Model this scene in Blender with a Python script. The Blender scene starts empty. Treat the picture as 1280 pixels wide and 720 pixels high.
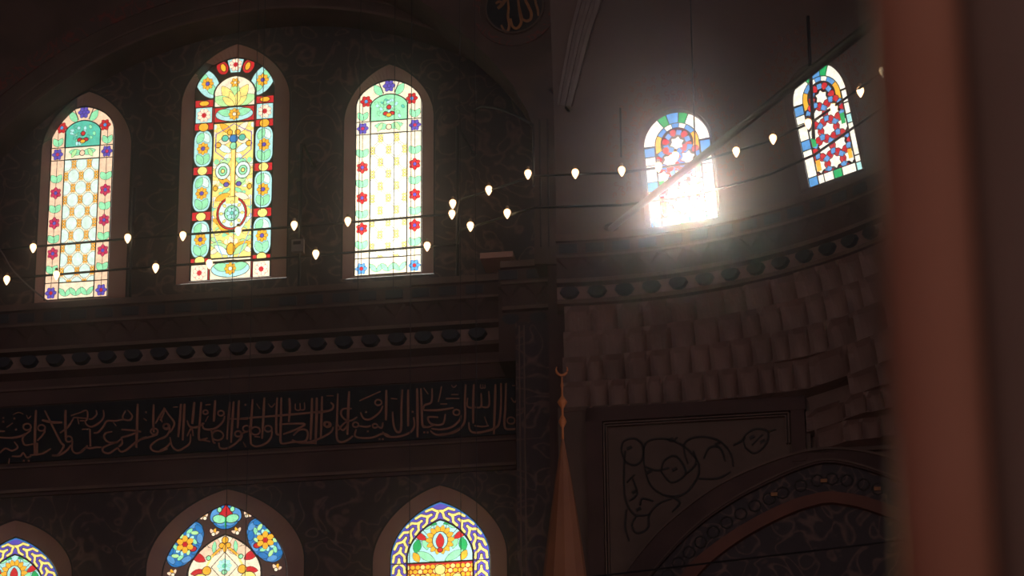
import bpy, bmesh, math, random
import numpy as np
from mathutils import Vector, Matrix
random.seed(7)
PI = math.pi
sc = bpy.context.scene
COL = sc.collection

# ------------------------------------------------------------------ camera
F = 4100.0
TH = math.radians(22.0)
TOP = 30.0; ROLL = -0.0083
CZ = 1.6
_fw = Vector((0, math.cos(TH), math.sin(TH)))
_r0 = Vector((1, 0, 0)); _u0 = Vector((0, -math.sin(TH), math.cos(TH)))
_rt = _r0*math.cos(ROLL)+_u0*math.sin(ROLL)
_up = _u0*math.cos(ROLL)-_r0*math.sin(ROLL)
EYE = Vector((0, 0, CZ))
def ray(px, py):
    return _fw + _rt*((px-640)/F) + _up*((360-py)/F)
cd = bpy.data.cameras.new('camera'); cam = bpy.data.objects.new('camera', cd); COL.objects.link(cam)
m = Matrix.Identity(4)
for i in range(3):
    m[i][0] = _rt[i]; m[i][1] = _up[i]; m[i][2] = -_fw[i]; m[i][3] = EYE[i]
cam.matrix_world = m
cd.sensor_width = 36; cd.lens = 36*F/1280; cd.clip_end = 200; cd.clip_start = .05
cd.dof.use_dof = True; cd.dof.focus_distance = 42; cd.dof.aperture_fstop = 3.2
sc.camera = cam

# planes parallel to the long wall
YAW = math.radians(8.4)
U = Vector((math.cos(YAW), -math.sin(YAW), 0)); N = Vector((-math.sin(YAW), -math.cos(YAW), 0))
def _hit(px, py, p0, n):
    d = ray(px, py); return EYE + d*((p0-EYE).dot(n)/d.dot(n))
O0 = Vector((0, 40, 0))
def W(s, z, off=0.0):
    return O0 + U*s + N*off + Vector((0, 0, z))
def pw(px, py, off=0.0):
    p = _hit(px, py, O0+N*off, N); return ((p-O0).dot(U), p.z)
def pz(px, py, z):
    d = ray(px, py); return EYE + d*((z-CZ)/d.z)

ZL = pw(570, 345, .45)[1]          # top of the gallery ledge, everywhere
B_OFF = 1.45                        # portal wall stands this far in front of the long wall
# exedra
CX, CY, RD = .29, 33.17, 5.46
def ex(psi, r, z):
    return Vector((CX+r*math.sin(psi), CY+r*math.cos(psi), z))

# ------------------------------------------------------------------ materials
def nt(name):
    m = bpy.data.materials.new(name); m.use_nodes = True
    t = m.node_tree; t.nodes.clear()
    o = t.nodes.new('ShaderNodeOutputMaterial'); return m, t, o
def lnk(t, a, b): t.links.new(a, b)
def mat(name, c1, c2=None, scale=3.0, rough=.6, kind='noise', bump=.0, metal=0.0, lo=.35, hi=.65, detail=4, spec=.3):
    m, t, o = nt(name)
    b = t.nodes.new('ShaderNodeBsdfPrincipled'); b.inputs['Roughness'].default_value = rough
    b.inputs['Metallic'].default_value = metal; b.inputs['Specular IOR Level'].default_value = spec
    lnk(t, b.outputs[0], o.inputs[0])
    if c2 is None: c2 = tuple(x*.8 for x in c1)
    tc = t.nodes.new('ShaderNodeTexCoord')
    if kind == 'noise':
        n = t.nodes.new('ShaderNodeTexNoise'); n.inputs['Scale'].default_value = scale; n.inputs['Detail'].default_value = detail
        out = n.outputs['Fac']
    elif kind == 'vor':
        # scrolling vines: warped cell edges, with small blossoms in the cells
        w = t.nodes.new('ShaderNodeTexNoise'); w.inputs['Scale'].default_value = scale*.9; w.inputs['Detail'].default_value = 2
        lnk(t, tc.outputs['Object'], w.inputs['Vector'])
        sb = t.nodes.new('ShaderNodeVectorMath'); sb.operation = 'SCALE'; sb.inputs['Scale'].default_value = .75/scale*1.6; lnk(t, w.outputs['Color'], sb.inputs[0])
        ad = t.nodes.new('ShaderNodeVectorMath'); ad.operation = 'ADD'; lnk(t, tc.outputs['Object'], ad.inputs[0]); lnk(t, sb.outputs[0], ad.inputs[1])
        v1 = t.nodes.new('ShaderNodeTexNoise'); v1.inputs['Scale'].default_value = scale*.42; v1.inputs['Detail'].default_value = 0; v1.inputs['Distortion'].default_value = 2.2; lnk(t, tc.outputs['Object'], v1.inputs['Vector'])
        sb1 = t.nodes.new('ShaderNodeMath'); sb1.operation = 'SUBTRACT'; sb1.inputs[1].default_value = .5; lnk(t, v1.outputs['Fac'], sb1.inputs[0])
        ab1 = t.nodes.new('ShaderNodeMath'); ab1.operation = 'ABSOLUTE'; lnk(t, sb1.outputs[0], ab1.inputs[0])
        n = t.nodes.new('ShaderNodeTexNoise'); n.inputs['Scale'].default_value = scale*2.2; n.inputs['Detail'].default_value = 5
        m1 = t.nodes.new('ShaderNodeMapRange'); m1.inputs['From Min'].default_value = .01; m1.inputs['From Max'].default_value = .07; m1.inputs['To Min'].default_value = .85; m1.inputs['To Max'].default_value = .1; lnk(t, ab1.outputs[0], m1.inputs['Value'])
        v2 = t.nodes.new('ShaderNodeTexVoronoi'); v2.inputs['Scale'].default_value = scale; lnk(t, ad.outputs[0], v2.inputs['Vector'])
        m2 = t.nodes.new('ShaderNodeMapRange'); m2.inputs['From Min'].default_value = .14; m2.inputs['From Max'].default_value = .24; m2.inputs['To Min'].default_value = .5; m2.inputs['To Max'].default_value = 0; lnk(t, v2.outputs['Distance'], m2.inputs['Value'])
        a1 = t.nodes.new('ShaderNodeMath'); a1.operation = 'ADD'; lnk(t, m1.outputs[0], a1.inputs[0]); lnk(t, m2.outputs[0], a1.inputs[1])
        a2 = t.nodes.new('ShaderNodeMath'); a2.operation = 'MULTIPLY'; lnk(t, a1.outputs[0], a2.inputs[0]); lnk(t, n.outputs['Fac'], a2.inputs[1])
        a3 = t.nodes.new('ShaderNodeMath'); a3.operation = 'MULTIPLY_ADD'; a3.inputs[1].default_value = 1.7; a3.inputs[2].default_value = 0.0; lnk(t, a2.outputs[0], a3.inputs[0])
        out = a3.outputs[0]
    lnk(t, tc.outputs['Object'], n.inputs['Vector'])
    r = t.nodes.new('ShaderNodeValToRGB'); r.color_ramp.elements[0].position = lo; r.color_ramp.elements[1].position = hi
    r.color_ramp.elements[0].color = (*c1, 1); r.color_ramp.elements[1].color = (*c2, 1)
    lnk(t, out, r.inputs[0]); lnk(t, r.outputs[0], b.inputs['Base Color'])
    if bump:
        bp = t.nodes.new('ShaderNodeBump'); bp.inputs['Strength'].default_value = bump; bp.inputs['Distance'].default_value = .02
        lnk(t, out, bp.inputs['Height']); lnk(t, bp.outputs[0], b.inputs['Normal'])
    return m
M = {}
M['tile'] = mat('blue_tile', (.036, .029, .036), (.165, .105, .09), 5.2, .5, 'vor', lo=.0, hi=.9)
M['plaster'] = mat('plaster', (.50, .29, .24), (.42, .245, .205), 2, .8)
M['stone'] = mat('red_stone', (.10, .060, .054), (.065, .040, .038), 1.7, .75, detail=6)
M['stone_light'] = mat('pale_stone', (.17, .115, .095), (.12, .082, .070), 3, .7)
M['arch'] = mat('painted_arch', (.085, .058, .050), (.12, .080, .068), 2.2, .8, lo=.4, hi=.6)
M['floral'] = mat('painted_floral', (.10, .070, .064), (.21, .055, .045), 8, .8, 'vor', lo=.1, hi=.7)
M['dome'] = mat('dome_plaster', (.165, .118, .108), (.135, .098, .092), 1.1, .85)
M['rib'] = mat('pale_rib', (.26, .215, .215), (.19, .155, .155), 4, .7)
M['muq'] = mat('muqarnas_stone', (.27, .18, .155), (.20, .138, .122), 2.4, .75, detail=5)
M['panel'] = mat('inscription_ground', (.013, .018, .024), (.018, .024, .030), 5, .4)
M['gold'] = mat('dull_gold', (.36, .17, .115), (.29, .14, .10), 6, .5)
M['gold2'] = mat('bright_gold', (.42, .19, .07), (.34, .16, .07), 6, .45)
M['iron'] = mat('black_iron', (.012, .013, .016), (.02, .02, .024), 8, .5)
M['grey'] = mat('grey_metal', (.26, .22, .21), (.22, .19, .18), 8, .5)
M['stud'] = mat('dark_blue_stud', (.030, .034, .046), (.045, .046, .056), 6, .5)
M['spand'] = mat('spandrel_stone', (.14, .095, .078), (.115, .08, .066), 3, .7)
M['vine'] = mat('dark_vine', (.028, .026, .026), (.04, .035, .034), 5, .7)
M['red'] = mat('red_band', (.20, .085, .062), (.155, .070, .054), 3, .7)
M['spire'] = mat('spire_wood', (.30, .125, .065), (.24, .10, .055), 3, .6)
M['orange'] = mat('gilded_finial', (.62, .22, .08), (.5, .18, .07), 3, .4)
M['marble'] = mat('brown_marble', (.48, .22, .13), (.54, .26, .165), 3.0, .24, detail=3, spec=.6)
M['marble_dark'] = mat('dark_brown_marble', (.30, .22, .17), (.33, .245, .19), 3.0, .35, detail=3)
M['carpet'] = mat('red_carpet', (.25, .05, .04), (.2, .04, .035), 3, .95)
M['lead'] = mat('window_lead', (.045, .03, .028), (.04, .028, .026), 5, .7)

def glass(name, c, var=.12):
    m, t, o = nt(name)
    tc = t.nodes.new('ShaderNodeTexCoord'); n = t.nodes.new('ShaderNodeTexNoise'); n.inputs['Scale'].default_value = 14; n.inputs['Detail'].default_value = 2
    lnk(t, tc.outputs['Object'], n.inputs['Vector'])
    r = t.nodes.new('ShaderNodeValToRGB'); r.color_ramp.elements[0].position = .3; r.color_ramp.elements[1].position = .7
    r.color_ramp.elements[0].color = (*[x*(1-var) for x in c], 1); r.color_ramp.elements[1].color = (*[min(1, x*(1+var)) for x in c], 1)
    lnk(t, n.outputs['Fac'], r.inputs[0])
    tr = t.nodes.new('ShaderNodeBsdfTransparent'); lnk(t, r.outputs[0], tr.inputs[0])
    lnk(t, tr.outputs[0], o.inputs[0]); return m
PAL = dict(K=None, Q=None,
  C=(.90, .78, .58), W=(.66, .88, .80), P=(.88, .60, .42), G=(.28, .74, .42), g=(.01, .36, .10), R=(.50, .012, .02),
  M=(.50, .02, .09), B=(.10, .07, .42), b=(.09, .29, .62), c=(.40, .74, .74), Y=(.88, .42, .03), y=(.95, .74, .22),
  T=(.09, .50, .38), V=(.02, .17, .47), L=(.45, .80, .35), X=(.97, .93, .78))
KEYS = list(PAL)
GM = [M['lead'], M['plaster']]+[glass('glass_'+n, PAL[k]) for k, n in zip(KEYS[2:],
     'cream pale peach mint green red crimson violet blue aqua amber yellow teal ultramarine lime white'.split())]

# ------------------------------------------------------------------ object helpers
def link(name, me, mats, parent=None):
    o = bpy.data.objects.new(name, me); COL.objects.link(o)
    for x in (mats if isinstance(mats, (list, tuple)) else [mats]): me.materials.append(x)
    if parent is not None:
        o.parent = parent; o.matrix_parent_inverse = parent.matrix_world.inverted() if False else Matrix.Translation(-parent.location)
    return o
def struct(o, label=None):
    o['kind'] = 'structure'
    if label: o['label'] = label
    return o
def empty(name, loc, label=None, cat=None, group=None):
    e = bpy.data.objects.new(name, None); COL.objects.link(e); e.location = loc; e.empty_display_size = .1
    if label: e['label'] = label; e['category'] = cat
    if group: e['group'] = group
    return e
def tag(o, label, cat, group=None):
    o['label'] = label; o['category'] = cat
    if group: o['group'] = group
    return o
def mesh(name, vs, fs, mats, parent=None, smooth=False, mi=None):
    me = bpy.data.meshes.new(name); me.from_pydata([tuple(v) for v in vs], [], fs)
    if mi is not None: me.polygons.foreach_set('material_index', mi)
    if smooth: me.polygons.foreach_set('use_smooth', [True]*len(me.polygons))
    me.update(); return link(name, me, mats, parent)
class MB:
    def __init__(s): s.v = []; s.f = []; s.m = []
    def add(s, vs, fs, mi=0):
        b = len(s.v); s.v += [Vector(x) for x in vs]; s.f += [tuple(b+i for i in f) for f in fs]; s.m += [mi]*len(fs)
    def box(s, c, ax, ay, az, mi=0):
        c = Vector(c); vs = [c+ax*i+ay*j+az*k for i in (-1, 1) for j in (-1, 1) for k in (-1, 1)]
        s.add(vs, [(0, 1, 3, 2), (4, 6, 7, 5), (0, 4, 5, 1), (2, 3, 7, 6), (0, 2, 6, 4), (1, 5, 7, 3)], mi)
    def tube(s, pts, r, n=8, mi=0, cap=True):
        pts = [Vector(p) for p in pts]; rs = r if isinstance(r, (list, tuple)) else [r]*len(pts)
        rings = []
        for i, p in enumerate(pts):
            d = (pts[min(i+1, len(pts)-1)]-pts[max(i-1, 0)]).normalized()
            a = d.cross(Vector((0, 0, 1)) if abs(d.z) < .9 else Vector((1, 0, 0))).normalized(); b = d.cross(a)
            rings.append([p+(a*math.cos(2*PI*k/n)+b*math.sin(2*PI*k/n))*rs[i] for k in range(n)])
        vs = sum(rings, []); fs = []
        for i in range(len(pts)-1):
            for k in range(n):
                fs.append((i*n+k, i*n+(k+1) % n, (i+1)*n+(k+1) % n, (i+1)*n+k))
        if cap: fs += [tuple(range(n))[::-1], tuple((len(pts)-1)*n+k for k in range(n))]
        s.add(vs, fs, mi)
    def lathe(s, base, prof, n=16, mi=0):
        vs = []; fs = []
        for r, z in prof:
            for k in range(n): vs.append(Vector(base)+Vector((r*math.cos(2*PI*k/n), r*math.sin(2*PI*k/n), z)))
        for i in range(len(prof)-1):
            for k in range(n): fs.append((i*n+k, i*n+(k+1) % n, (i+1)*n+(k+1) % n, (i+1)*n+k))
        fs += [tuple(range(n))[::-1], tuple((len(prof)-1)*n+k for k in range(n))]
        s.add(vs, fs, mi)
    def build(s, name, mats, parent=None, smooth=False):
        return mesh(name, s.v, s.f, mats, parent, smooth, s.m)

def catmull(p, k=5):
    p = [Vector((a, b, 0)) for a, b in p]
    if len(p) < 3: return [(q.x, q.y) for q in p]
    out = []
    for i in range(len(p)-1):
        a = p[max(i-1, 0)]; b = p[i]; c = p[i+1]; d = p[min(i+2, len(p)-1)]
        for j in range(k):
            t = j/k
            q = .5*((2*b)+(c-a)*t+(2*a-5*b+4*c-d)*t*t+(3*b-a-3*c+d)*t**3); out.append((q.x, q.y))
    out.append((p[-1].x, p[-1].y)); return out
def ribbon(mb, pts, w, f, h=.012, taper=True, mi=0):
    """raised flat stroke along 2-D points; f(x, y, off) -> world"""
    n = len(pts); L = []; R = []
    for i, (x, y) in enumerate(pts):
        x0, y0 = pts[max(i-1, 0)]; x1, y1 = pts[min(i+1, n-1)]
        dx, dy = x1-x0, y1-y0; l = math.hypot(dx, dy) or 1
        ww = w/2*((.55+.45*math.sin(PI*(.12+.76*i/max(n-1, 1)))) if taper else 1)
        L.append((x-dy/l*ww, y+dx/l*ww)); R.append((x+dy/l*ww, y-dx/l*ww))
    vs = [f(a, b, h) for a, b in L]+[f(a, b, h) for a, b in R]+[f(a, b, 0) for a, b in L]+[f(a, b, 0) for a, b in R]
    fs = []
    for i in range(n-1):
        fs += [(i, i+1, n+i+1, n+i), (2*n+i, i, i+1, 2*n+i+1)[::-1], (n+i, n+i+1, 3*n+i+1, 3*n+i)[::-1]]
    fs += [(0, n, 3*n, 2*n), (n-1, 2*n-1, 4*n-1, 3*n-1)]
    mb.add(vs, fs, mi)

# flat plate with holes
def plate(name, outer, holes, off, thick, mats, parent=None):
    bm = bmesh.new(); ed = []
    for loop in [outer]+holes:
        vs = [bm.verts.new(W(s, z, off)) for s, z in loop]
        for i in range(len(vs)): ed.append(bm.edges.new((vs[i], vs[(i+1) % len(vs)])))
    bmesh.ops.triangle_fill(bm, use_beauty=True, use_dissolve=False, edges=ed)
    bm.normal_update()
    for f in bm.faces:
        if f.normal.dot(N) < 0: f.normal_flip()
    ret = bmesh.ops.extrude_face_region(bm, geom=list(bm.faces))
    # the new faces go back
    nv = [g for g in ret['geom'] if isinstance(g, bmesh.types.BMVert)]
    bmesh.ops.translate(bm, vec=-N*thick, verts=nv)
    bmesh.ops.recalc_face_normals(bm, faces=bm.faces)
    me = bpy.data.meshes.new(name); bm.to_mesh(me); bm.free()
    return link(name, me, mats, parent)
def arch_pts(c, hw, z0, zs, rise, k=.0, n=18):
    """outline of an arched opening, counter-clockwise from the bottom left"""
    top = []
    for i in range(2*n+1):
        a = PI*(1-i/(2*n)); x = math.cos(a); y = (1-k)*math.sin(a)+k*(1-abs(x)); top.append((c+hw*x, zs+rise*y))
    return [(c-hw, z0)]+top+[(c+hw, z0)]

# ------------------------------------------------------------------ stained glass painter
class Paint:
    def __init__(s, w, h, res=2.6, base='K'):
        s.w, s.h, s.res = w, h, res
        s.nx, s.ny = int(round(w*res)), int(round(h*res))
        s.U, s.V = np.meshgrid((np.arange(s.nx)+.5)/res, (np.arange(s.ny)+.5)/res)
        s.a = np.full((s.ny, s.nx), KEYS.index(base), np.int8); s.clip = np.ones_like(s.a, bool)
    def put(s, m, k): s.a[m & s.clip] = KEYS.index(k)
    def ell(s, x, y, rx, ry, k, rot=0, out='K', lw=.9):
        c, q = math.cos(rot), math.sin(rot); dx, dy = s.U-x, s.V-y
        X = dx*c+dy*q; Y = -dx*q+dy*c
        if out and lw: s.put((X/(rx+lw))**2+(Y/(ry+lw))**2 < 1, out)
        s.put((X/rx)**2+(Y/ry)**2 < 1, k)
    def rect(s, x0, y0, x1, y1, k): s.put((s.U > x0) & (s.U < x1) & (s.V > y0) & (s.V < y1), k)
    def poly(s, pts, k, lw=.8, out='K'):
        m = np.zeros_like(s.clip); n = len(pts)
        for i in range(n):
            (x0, y0), (x1, y1) = pts[i], pts[(i+1) % n]
            if y0 == y1: continue
            c = ((y0 > s.V) != (y1 > s.V)) & (s.U < (x1-x0)*(s.V-y0)/(y1-y0)+x0); m ^= c
        if out and lw: s.line(list(pts)+[pts[0]], 2*lw, out)
        s.put(m, k)
    def line(s, pts, w, k):
        for (x0, y0), (x1, y1) in zip(pts[:-1], pts[1:]):
            dx, dy = x1-x0, y1-y0; l2 = dx*dx+dy*dy or 1e-9
            t = np.clip(((s.U-x0)*dx+(s.V-y0)*dy)/l2, 0, 1)
            s.put((s.U-x0-t*dx)**2+(s.V-y0-t*dy)**2 < (w/2)**2, k)
    def arc(s, x, y, r0, r1, a0, a1, k):
        """annular piece; angles in degrees, 0 = right, counter-clockwise"""
        d = np.hypot(s.U-x, s.V-y); an = np.degrees(np.arctan2(y-s.V, s.U-x)) % 360
        a0 %= 360; a1 %= 360
        ok = (an >= a0) & (an <= a1) if a0 <= a1 else (an >= a0) | (an <= a1)
        s.put((d > r0) & (d < r1) & ok, k)
    def flower(s, x, y, r, petal, core, n=6, rot=0, gap='K', pr=.36):
        s.put((s.U-x)**2+(s.V-y)**2 < (r*.8)**2, gap)
        for i in range(n):
            a = rot+2*PI*i/n; s.ell(x+r*.62*math.cos(a), y+r*.62*math.sin(a), r*pr, r*pr*.8, petal, a, gap, .35)
        s.ell(x, y, r*.27, r*.27, core, 0, gap, .4)
    def leaf(s, x, y, l, w, a, k, out='K'):
        a = math.radians(a); c, q = math.cos(a), -math.sin(a)
        pts = []
        for i in range(13):
            t = i/12; pts.append((t*l, w/2*math.sin(PI*t)**.8))
        for i in range(11, 0, -1):
            t = i/12; pts.append((t*l, -w/2*math.sin(PI*t)**.8))
        s.poly([(x+px*c-py*q, y+px*q+py*c) for px, py in pts], k, .45, out)
    def archmask(s, cx, hw, vs, rise, k=0, v1=1e9):
        x = np.clip(np.abs(s.U-cx)/hw, 0, 1)
        top = vs-rise*((1-k)*np.sqrt(1-x*x)+k*(1-x))
        return (np.abs(s.U-cx) < hw) & (s.V > top) & (s.V < v1)
    def rects(s):
        a = np.where(s.clip, s.a, -1); ny, nx = a.shape; done = np.zeros_like(s.clip); out = []
        al = a.tolist(); dn = [[False]*nx for _ in range(ny)]
        for j in range(ny):
            i = 0; row = al[j]
            while i < nx:
                k = row[i]
                if k < 0 or dn[j][i]: i += 1; continue
                e = i
                while e < nx and row[e] == k and not dn[j][e]: e += 1
                b = j+1
                while b < ny and all(al[b][q] == k and not dn[b][q] for q in range(i, e)):
                    b += 1
                for jj in range(j, b):
                    for q in range(i, e): dn[jj][q] = True
                out.append((i, j, e, b, k)); i = e
        r = s.res
        return [(x0/r, y0/r, x1/r, y1/r, k) for x0, y0, x1, y1, k in out]
    def build(s, name, f, parent):
        """f(u, v) -> world, u right and v down in the painter's own units"""
        vs, fs, mi, ix = [], [], [], {}
        def V(u, v):
            key = (round(u*s.res), round(v*s.res))
            if key not in ix: ix[key] = len(vs); vs.append(f(u, v))
            return ix[key]
        for x0, y0, x1, y1, k in s.rects():
            fs.append((V(x0, y1), V(x1, y1), V(x1, y0), V(x0, y0))); mi.append(k)
        return mesh(name, vs, fs, GM, parent, False, mi)

def floral_window(pale=False):
    p = Paint(84, 243, 2.6)
    p.clip = p.archmask(42, 42, 33, 32.5, .12)
    p.a[:] = KEYS.index('C' if pale else 'P')
    # borders
    for x in (9, 75):
        p.line([(x, 30), (x, 243)], .7, 'K')
    inner = p.archmask(42, 23, 34, 15, .1, 51)
    # leafy side borders
    for x, sg in ((9, 1), (75, -1)):
        for v in (90, 128, 166, 204):
            p.leaf(x, v+6, 12, 8, 55, 'G'); p.leaf(x, v+6, 12, 8, 125, 'G')
        for v in (109, 147, 185): p.flower(x, v, 7.5, 'M' if not pale else 'R', 'B', 6, .5)
        p.flower(x, 60, 7.5, 'B', 'M', 6)
        p.flower(x, 234, 7.5, 'b' if pale else 'B', 'R', 6)
        p.leaf(x, 50, 12, 7, 60, 'G'); p.leaf(x, 50, 12, 7, 120, 'G')
        p.flower(x+sg*4, 26, 7.5, 'R', 'b', 6)
    p.leaf(33, 20, 17, 9, 125, 'G'); p.leaf(51, 20, 17, 9, 55, 'G')
    p.flower(42, 8, 8, 'B', 'B', 6)
    p.line([(35, 17), (29, 3)], 1.2, 'K'); p.line([(49, 17), (55, 3)], 1.2, 'K')
    # inner panel
    p.rect(18, 34, 66, 243, 'K'); p.put(p.archmask(42, 24.6, 34, 16.5, .1, 51), 'K')
    p.put(inner, 'T' if not pale else 'G')
    for i in range(26):
        x = 24+random.random()*36; y = 24+random.random()*24
        if math.hypot((x-42)/21, (y-38)/16) < 1: p.ell(x, y, 2.6, 1.8, random.choice('cGGTc'), random.random()*3, 'K', .3)
    p.ell(42, 35, 2.5, 2.5, 'R'); p.ell(38, 43, 3, 2, 'R'); p.ell(46, 43, 3, 2, 'R'); p.ell(42, 45, 3, 2, 'Y')
    p.rect(19.5, 52.5, 64.5, 67, 'C')
    p.leaf(42, 60, 18, 8, 8, 'G'); p.leaf(42, 60, 18, 8, 172, 'G'); p.leaf(28, 65, 12, 5, 60, 'L'); p.leaf(56, 65, 12, 5, 120, 'L'); p.ell(42, 60, 3, 3, 'P')
    bg = 'C' if pale else 'P'
    p.rect(19.5, 68.5, 64.5, 221, 'X' if pale else 'C')
    cl = p.clip.copy(); p.clip &= (p.U > 19.5) & (p.U < 64.5) & (p.V > 68.5) & (p.V < 221)
    r = 0; v = 74
    while v < 226:
        for q in range(-1, 4):
            x = 42+(q-1)*20.4+(10.2 if r % 2 else 0)
            p.ell(x, v, 7.0, 8.2, 'X' if pale else 'W', 0, 'K', .5)
            x += 10.2
            for ox, oy in ((-1.5, -3.6), (1.5, -3.6), (-1.5, 0), (1.5, 0), (-1.5, 3.6), (1.5, 3.6)):
                p.ell(x+ox, v+oy, 1.25, 1.6, 'y' if pale else 'Y', 0, 'K', .3)
        v += 15; r += 1
    p.clip = cl
    p.rect(19.5, 222.5, 64.5, 241.5, 'C')
    for x in (28, 42, 56):
        p.leaf(x, 239, 13, 6, 50, 'G'); p.leaf(x, 239, 13, 6, 130, 'G')
    p.line([(0, 221.8), (84, 221.8)], 1.3, 'K'); p.line([(0, 51.8), (84, 51.8)], 1.3, 'K'); p.line([(0, 67.8), (84, 67.8)], 1.3, 'K')
    p.line([(18.7, 34), (18.7, 243)], 1.5, 'K'); p.line([(65.3, 34), (65.3, 243)], 1.5, 'K')
    ins = p.archmask(42, 41, 33, 31.5, .12, 242); p.put(~ins, 'K')
    return p

def centre_window():
    p = Paint(104, 277, 2.5)
    p.clip = p.archmask(52, 52, 43, 42.5, .1)
    p.a[:] = KEYS.index('R')
    # side borders
    for x in (12.5, 91.5):
        for v in (113, 169, 226):
            p.rect(x-12.5, v-23.5, x+12.5, v+23.5, 'K'); p.put((np.abs((p.U-x)/11.6)**3.2+np.abs((p.V-v)/22.3)**3.2) < 1, 'c')
            p.leaf(x, v+20, 15, 9, 60, 'G'); p.leaf(x, v+20, 15, 9, 120, 'G'); p.leaf(x, v-20, 15, 9, -60, 'W'); p.leaf(x, v-20, 15, 9, -120, 'G')
            p.flower(x, v, 8.5, 'Y', 'B', 8, 0, 'K', .3)
        for v in (86, 141, 198, 252): p.ell(x, v, 6, 5, 'y' if v > 100 else 'Y')
        for v in (71, 267):
            p.rect(x-11.5, v-10.5, x+11.5, v+10.5, 'K'); p.rect(x-10.5, v-9.5, x+10.5, v+9.5, 'c' if v < 100 else 'C')
            p.flower(x, v, 9.5, 'C', 'R', 8, .39, 'M', .3)
    p.put((p.V < 60) & (p.U < 104), 'K')
    for sg in (-1, 1):
        p.ell(52+sg*17, 12, 7, 9, 'R', sg*.5); p.rect(52+sg*39-12, 52, 52+sg*39+12, 60, 'R')
        p.ell(52+sg*36, 31, 13, 21, 'c', sg*.62)
        p.leaf(52+sg*36, 31, 18, 10, 90-sg*35, 'G'); p.leaf(52+sg*36, 31, 18, 10, 270-sg*35, 'G'); p.flower(52+sg*36, 31, 8.5, 'Y', 'B', 8, 0, 'K', .3)
        p.ell(52+sg*16, 12, 3, 5, 'Y', sg*.4); p.ell(52+sg*39.5, 56, 6, 3, 'Y')
    p.poly([(40, -2), (64, -2), (58, 19), (46, 19)], 'c'); p.flower(52, 9, 9, 'C', 'R', 8, .39, 'M', .3)
    # inner panel
    p.rect(25, 44, 79, 277, 'K'); p.put(p.archmask(52, 28, 46, 24, .1, 63), 'K')
    ins = p.archmask(52, 26, 46, 22, .1, 61.5); p.put(ins, 'C')
    cl = p.clip.copy(); p.clip &= ins
    for a in (20, 55, 90, 125, 160): p.leaf(52, 60, 30, 13, a, 'y' if a in (55, 125) else 'L')
    for a in (38, 72, 108, 142): p.leaf(52, 62, 20, 8, a, 'y')
    p.flower(52, 32, 6, 'Y', 'C', 6)
    p.clip = cl
    p.rect(26.5, 63, 77.5, 81, 'R'); p.ell(52, 72, 24, 8.5, 'c'); p.leaf(52, 72, 22, 9, 12, 'G'); p.leaf(52, 72, 22, 9, 168, 'G'); p.flower(52, 72, 8, 'Y', 'C', 8, 0, 'K', .3)
    p.rect(26.5, 83, 77.5, 250, 'y')
    cl = p.clip.copy(); p.clip &= (p.U > 26.5) & (p.U < 77.5) & (p.V > 83) & (p.V < 250)
    rnd = random.Random(4)
    for i in range(70):
        x, y = rnd.uniform(0, 26), rnd.uniform(84, 249); k = rnd.choice('CCWGyL'); aa = rnd.uniform(0, 3); r1, r2 = rnd.uniform(3, 5.5), rnd.uniform(2, 3.4)
        for sg in (-1, 1): p.ell(52+sg*x, y, r1, r2, k, aa*sg, 'Y' if i % 3 else 'K', .45)
    for sg in (-1, 1):
        for v, l, a in ((96, 20, 40), (104, 18, -10), (120, 20, 30), (128, 20, -30), (160, 18, 30), (172, 20, -20), (212, 24, 25), (222, 26, 50), (238, 24, 12), (247, 22, 35), (190, 10, 60)):
            p.leaf(52+sg*3, v, l, 8, a if sg > 0 else 180-a, rnd.choice('GWWLCY'))
        p.ell(52+sg*13, 143, 9, 10, 'W'); p.ell(52+sg*13, 143, 5, 5.5, 'G'); p.ell(52+sg*13, 143, 2, 2, 'y')
        p.ell(52+sg*20, 110, 3.5, 3, 'Y'); p.ell(52+sg*11, 102, 4, 3.5, 'T'); p.ell(52+sg*5, 95, 3, 3, 'Y'); p.ell(52+sg*8, 160, 3, 2.5, 'B'); p.ell(52+sg*22, 164, 2.5, 3, 'Y')
        p.line([(52, 84), (52+sg*10, 90), (52+sg*23, 96), (52+sg*23, 118), (52+sg*8, 130)], .9, 'B')
        p.line([(52+sg*24, 176), (52+sg*25, 215), (52+sg*10, 250)], .9, 'b')
    p.ell(52, 103, 5, 4.5, 'V'); p.ell(52, 112, 4, 4, 'G')
    p.rect(49.5, 118, 54.5, 185, 'y'); p.line([(49.5, 118), (49.5, 180)], .7, 'Y'); p.line([(54.5, 118), (54.5, 180)], .7, 'Y')
    p.ell(52, 196, 19, 20, 'R'); p.ell(52, 196, 16.5, 17.5, 'W'); p.ell(52, 196, 9, 9, 'G'); p.flower(52, 196, 8, 'c', 'T', 6); p.rect(44, 176, 60, 184, 'y')
    for a in range(0, 360, 45): p.leaf(52+11*math.cos(math.radians(a)), 196+11*math.sin(math.radians(a)), 5, 3, -a, 'y', 'K')
    p.ell(52, 240, 5, 7, 'Y')
    p.clip = cl
    p.rect(26.5, 252, 77.5, 276, 'C'); p.ell(52, 264, 24, 10, 'c'); p.leaf(52, 264, 22, 10, 12, 'G'); p.leaf(52, 264, 22, 10, 168, 'G'); p.flower(52, 264, 8, 'Y', 'W', 8, 0, 'K', .3)
    for v in (62, 82, 251): p.line([(25, v), (79, v)], 1.4, 'K')
    p.line([(25.5, 46), (25.5, 277)], 1.5, 'K'); p.line([(78.5, 46), (78.5, 277)], 1.5, 'K')
    p.put(~p.archmask(52, 51, 43, 41.5, .1, 276), 'K')
    return p

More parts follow.
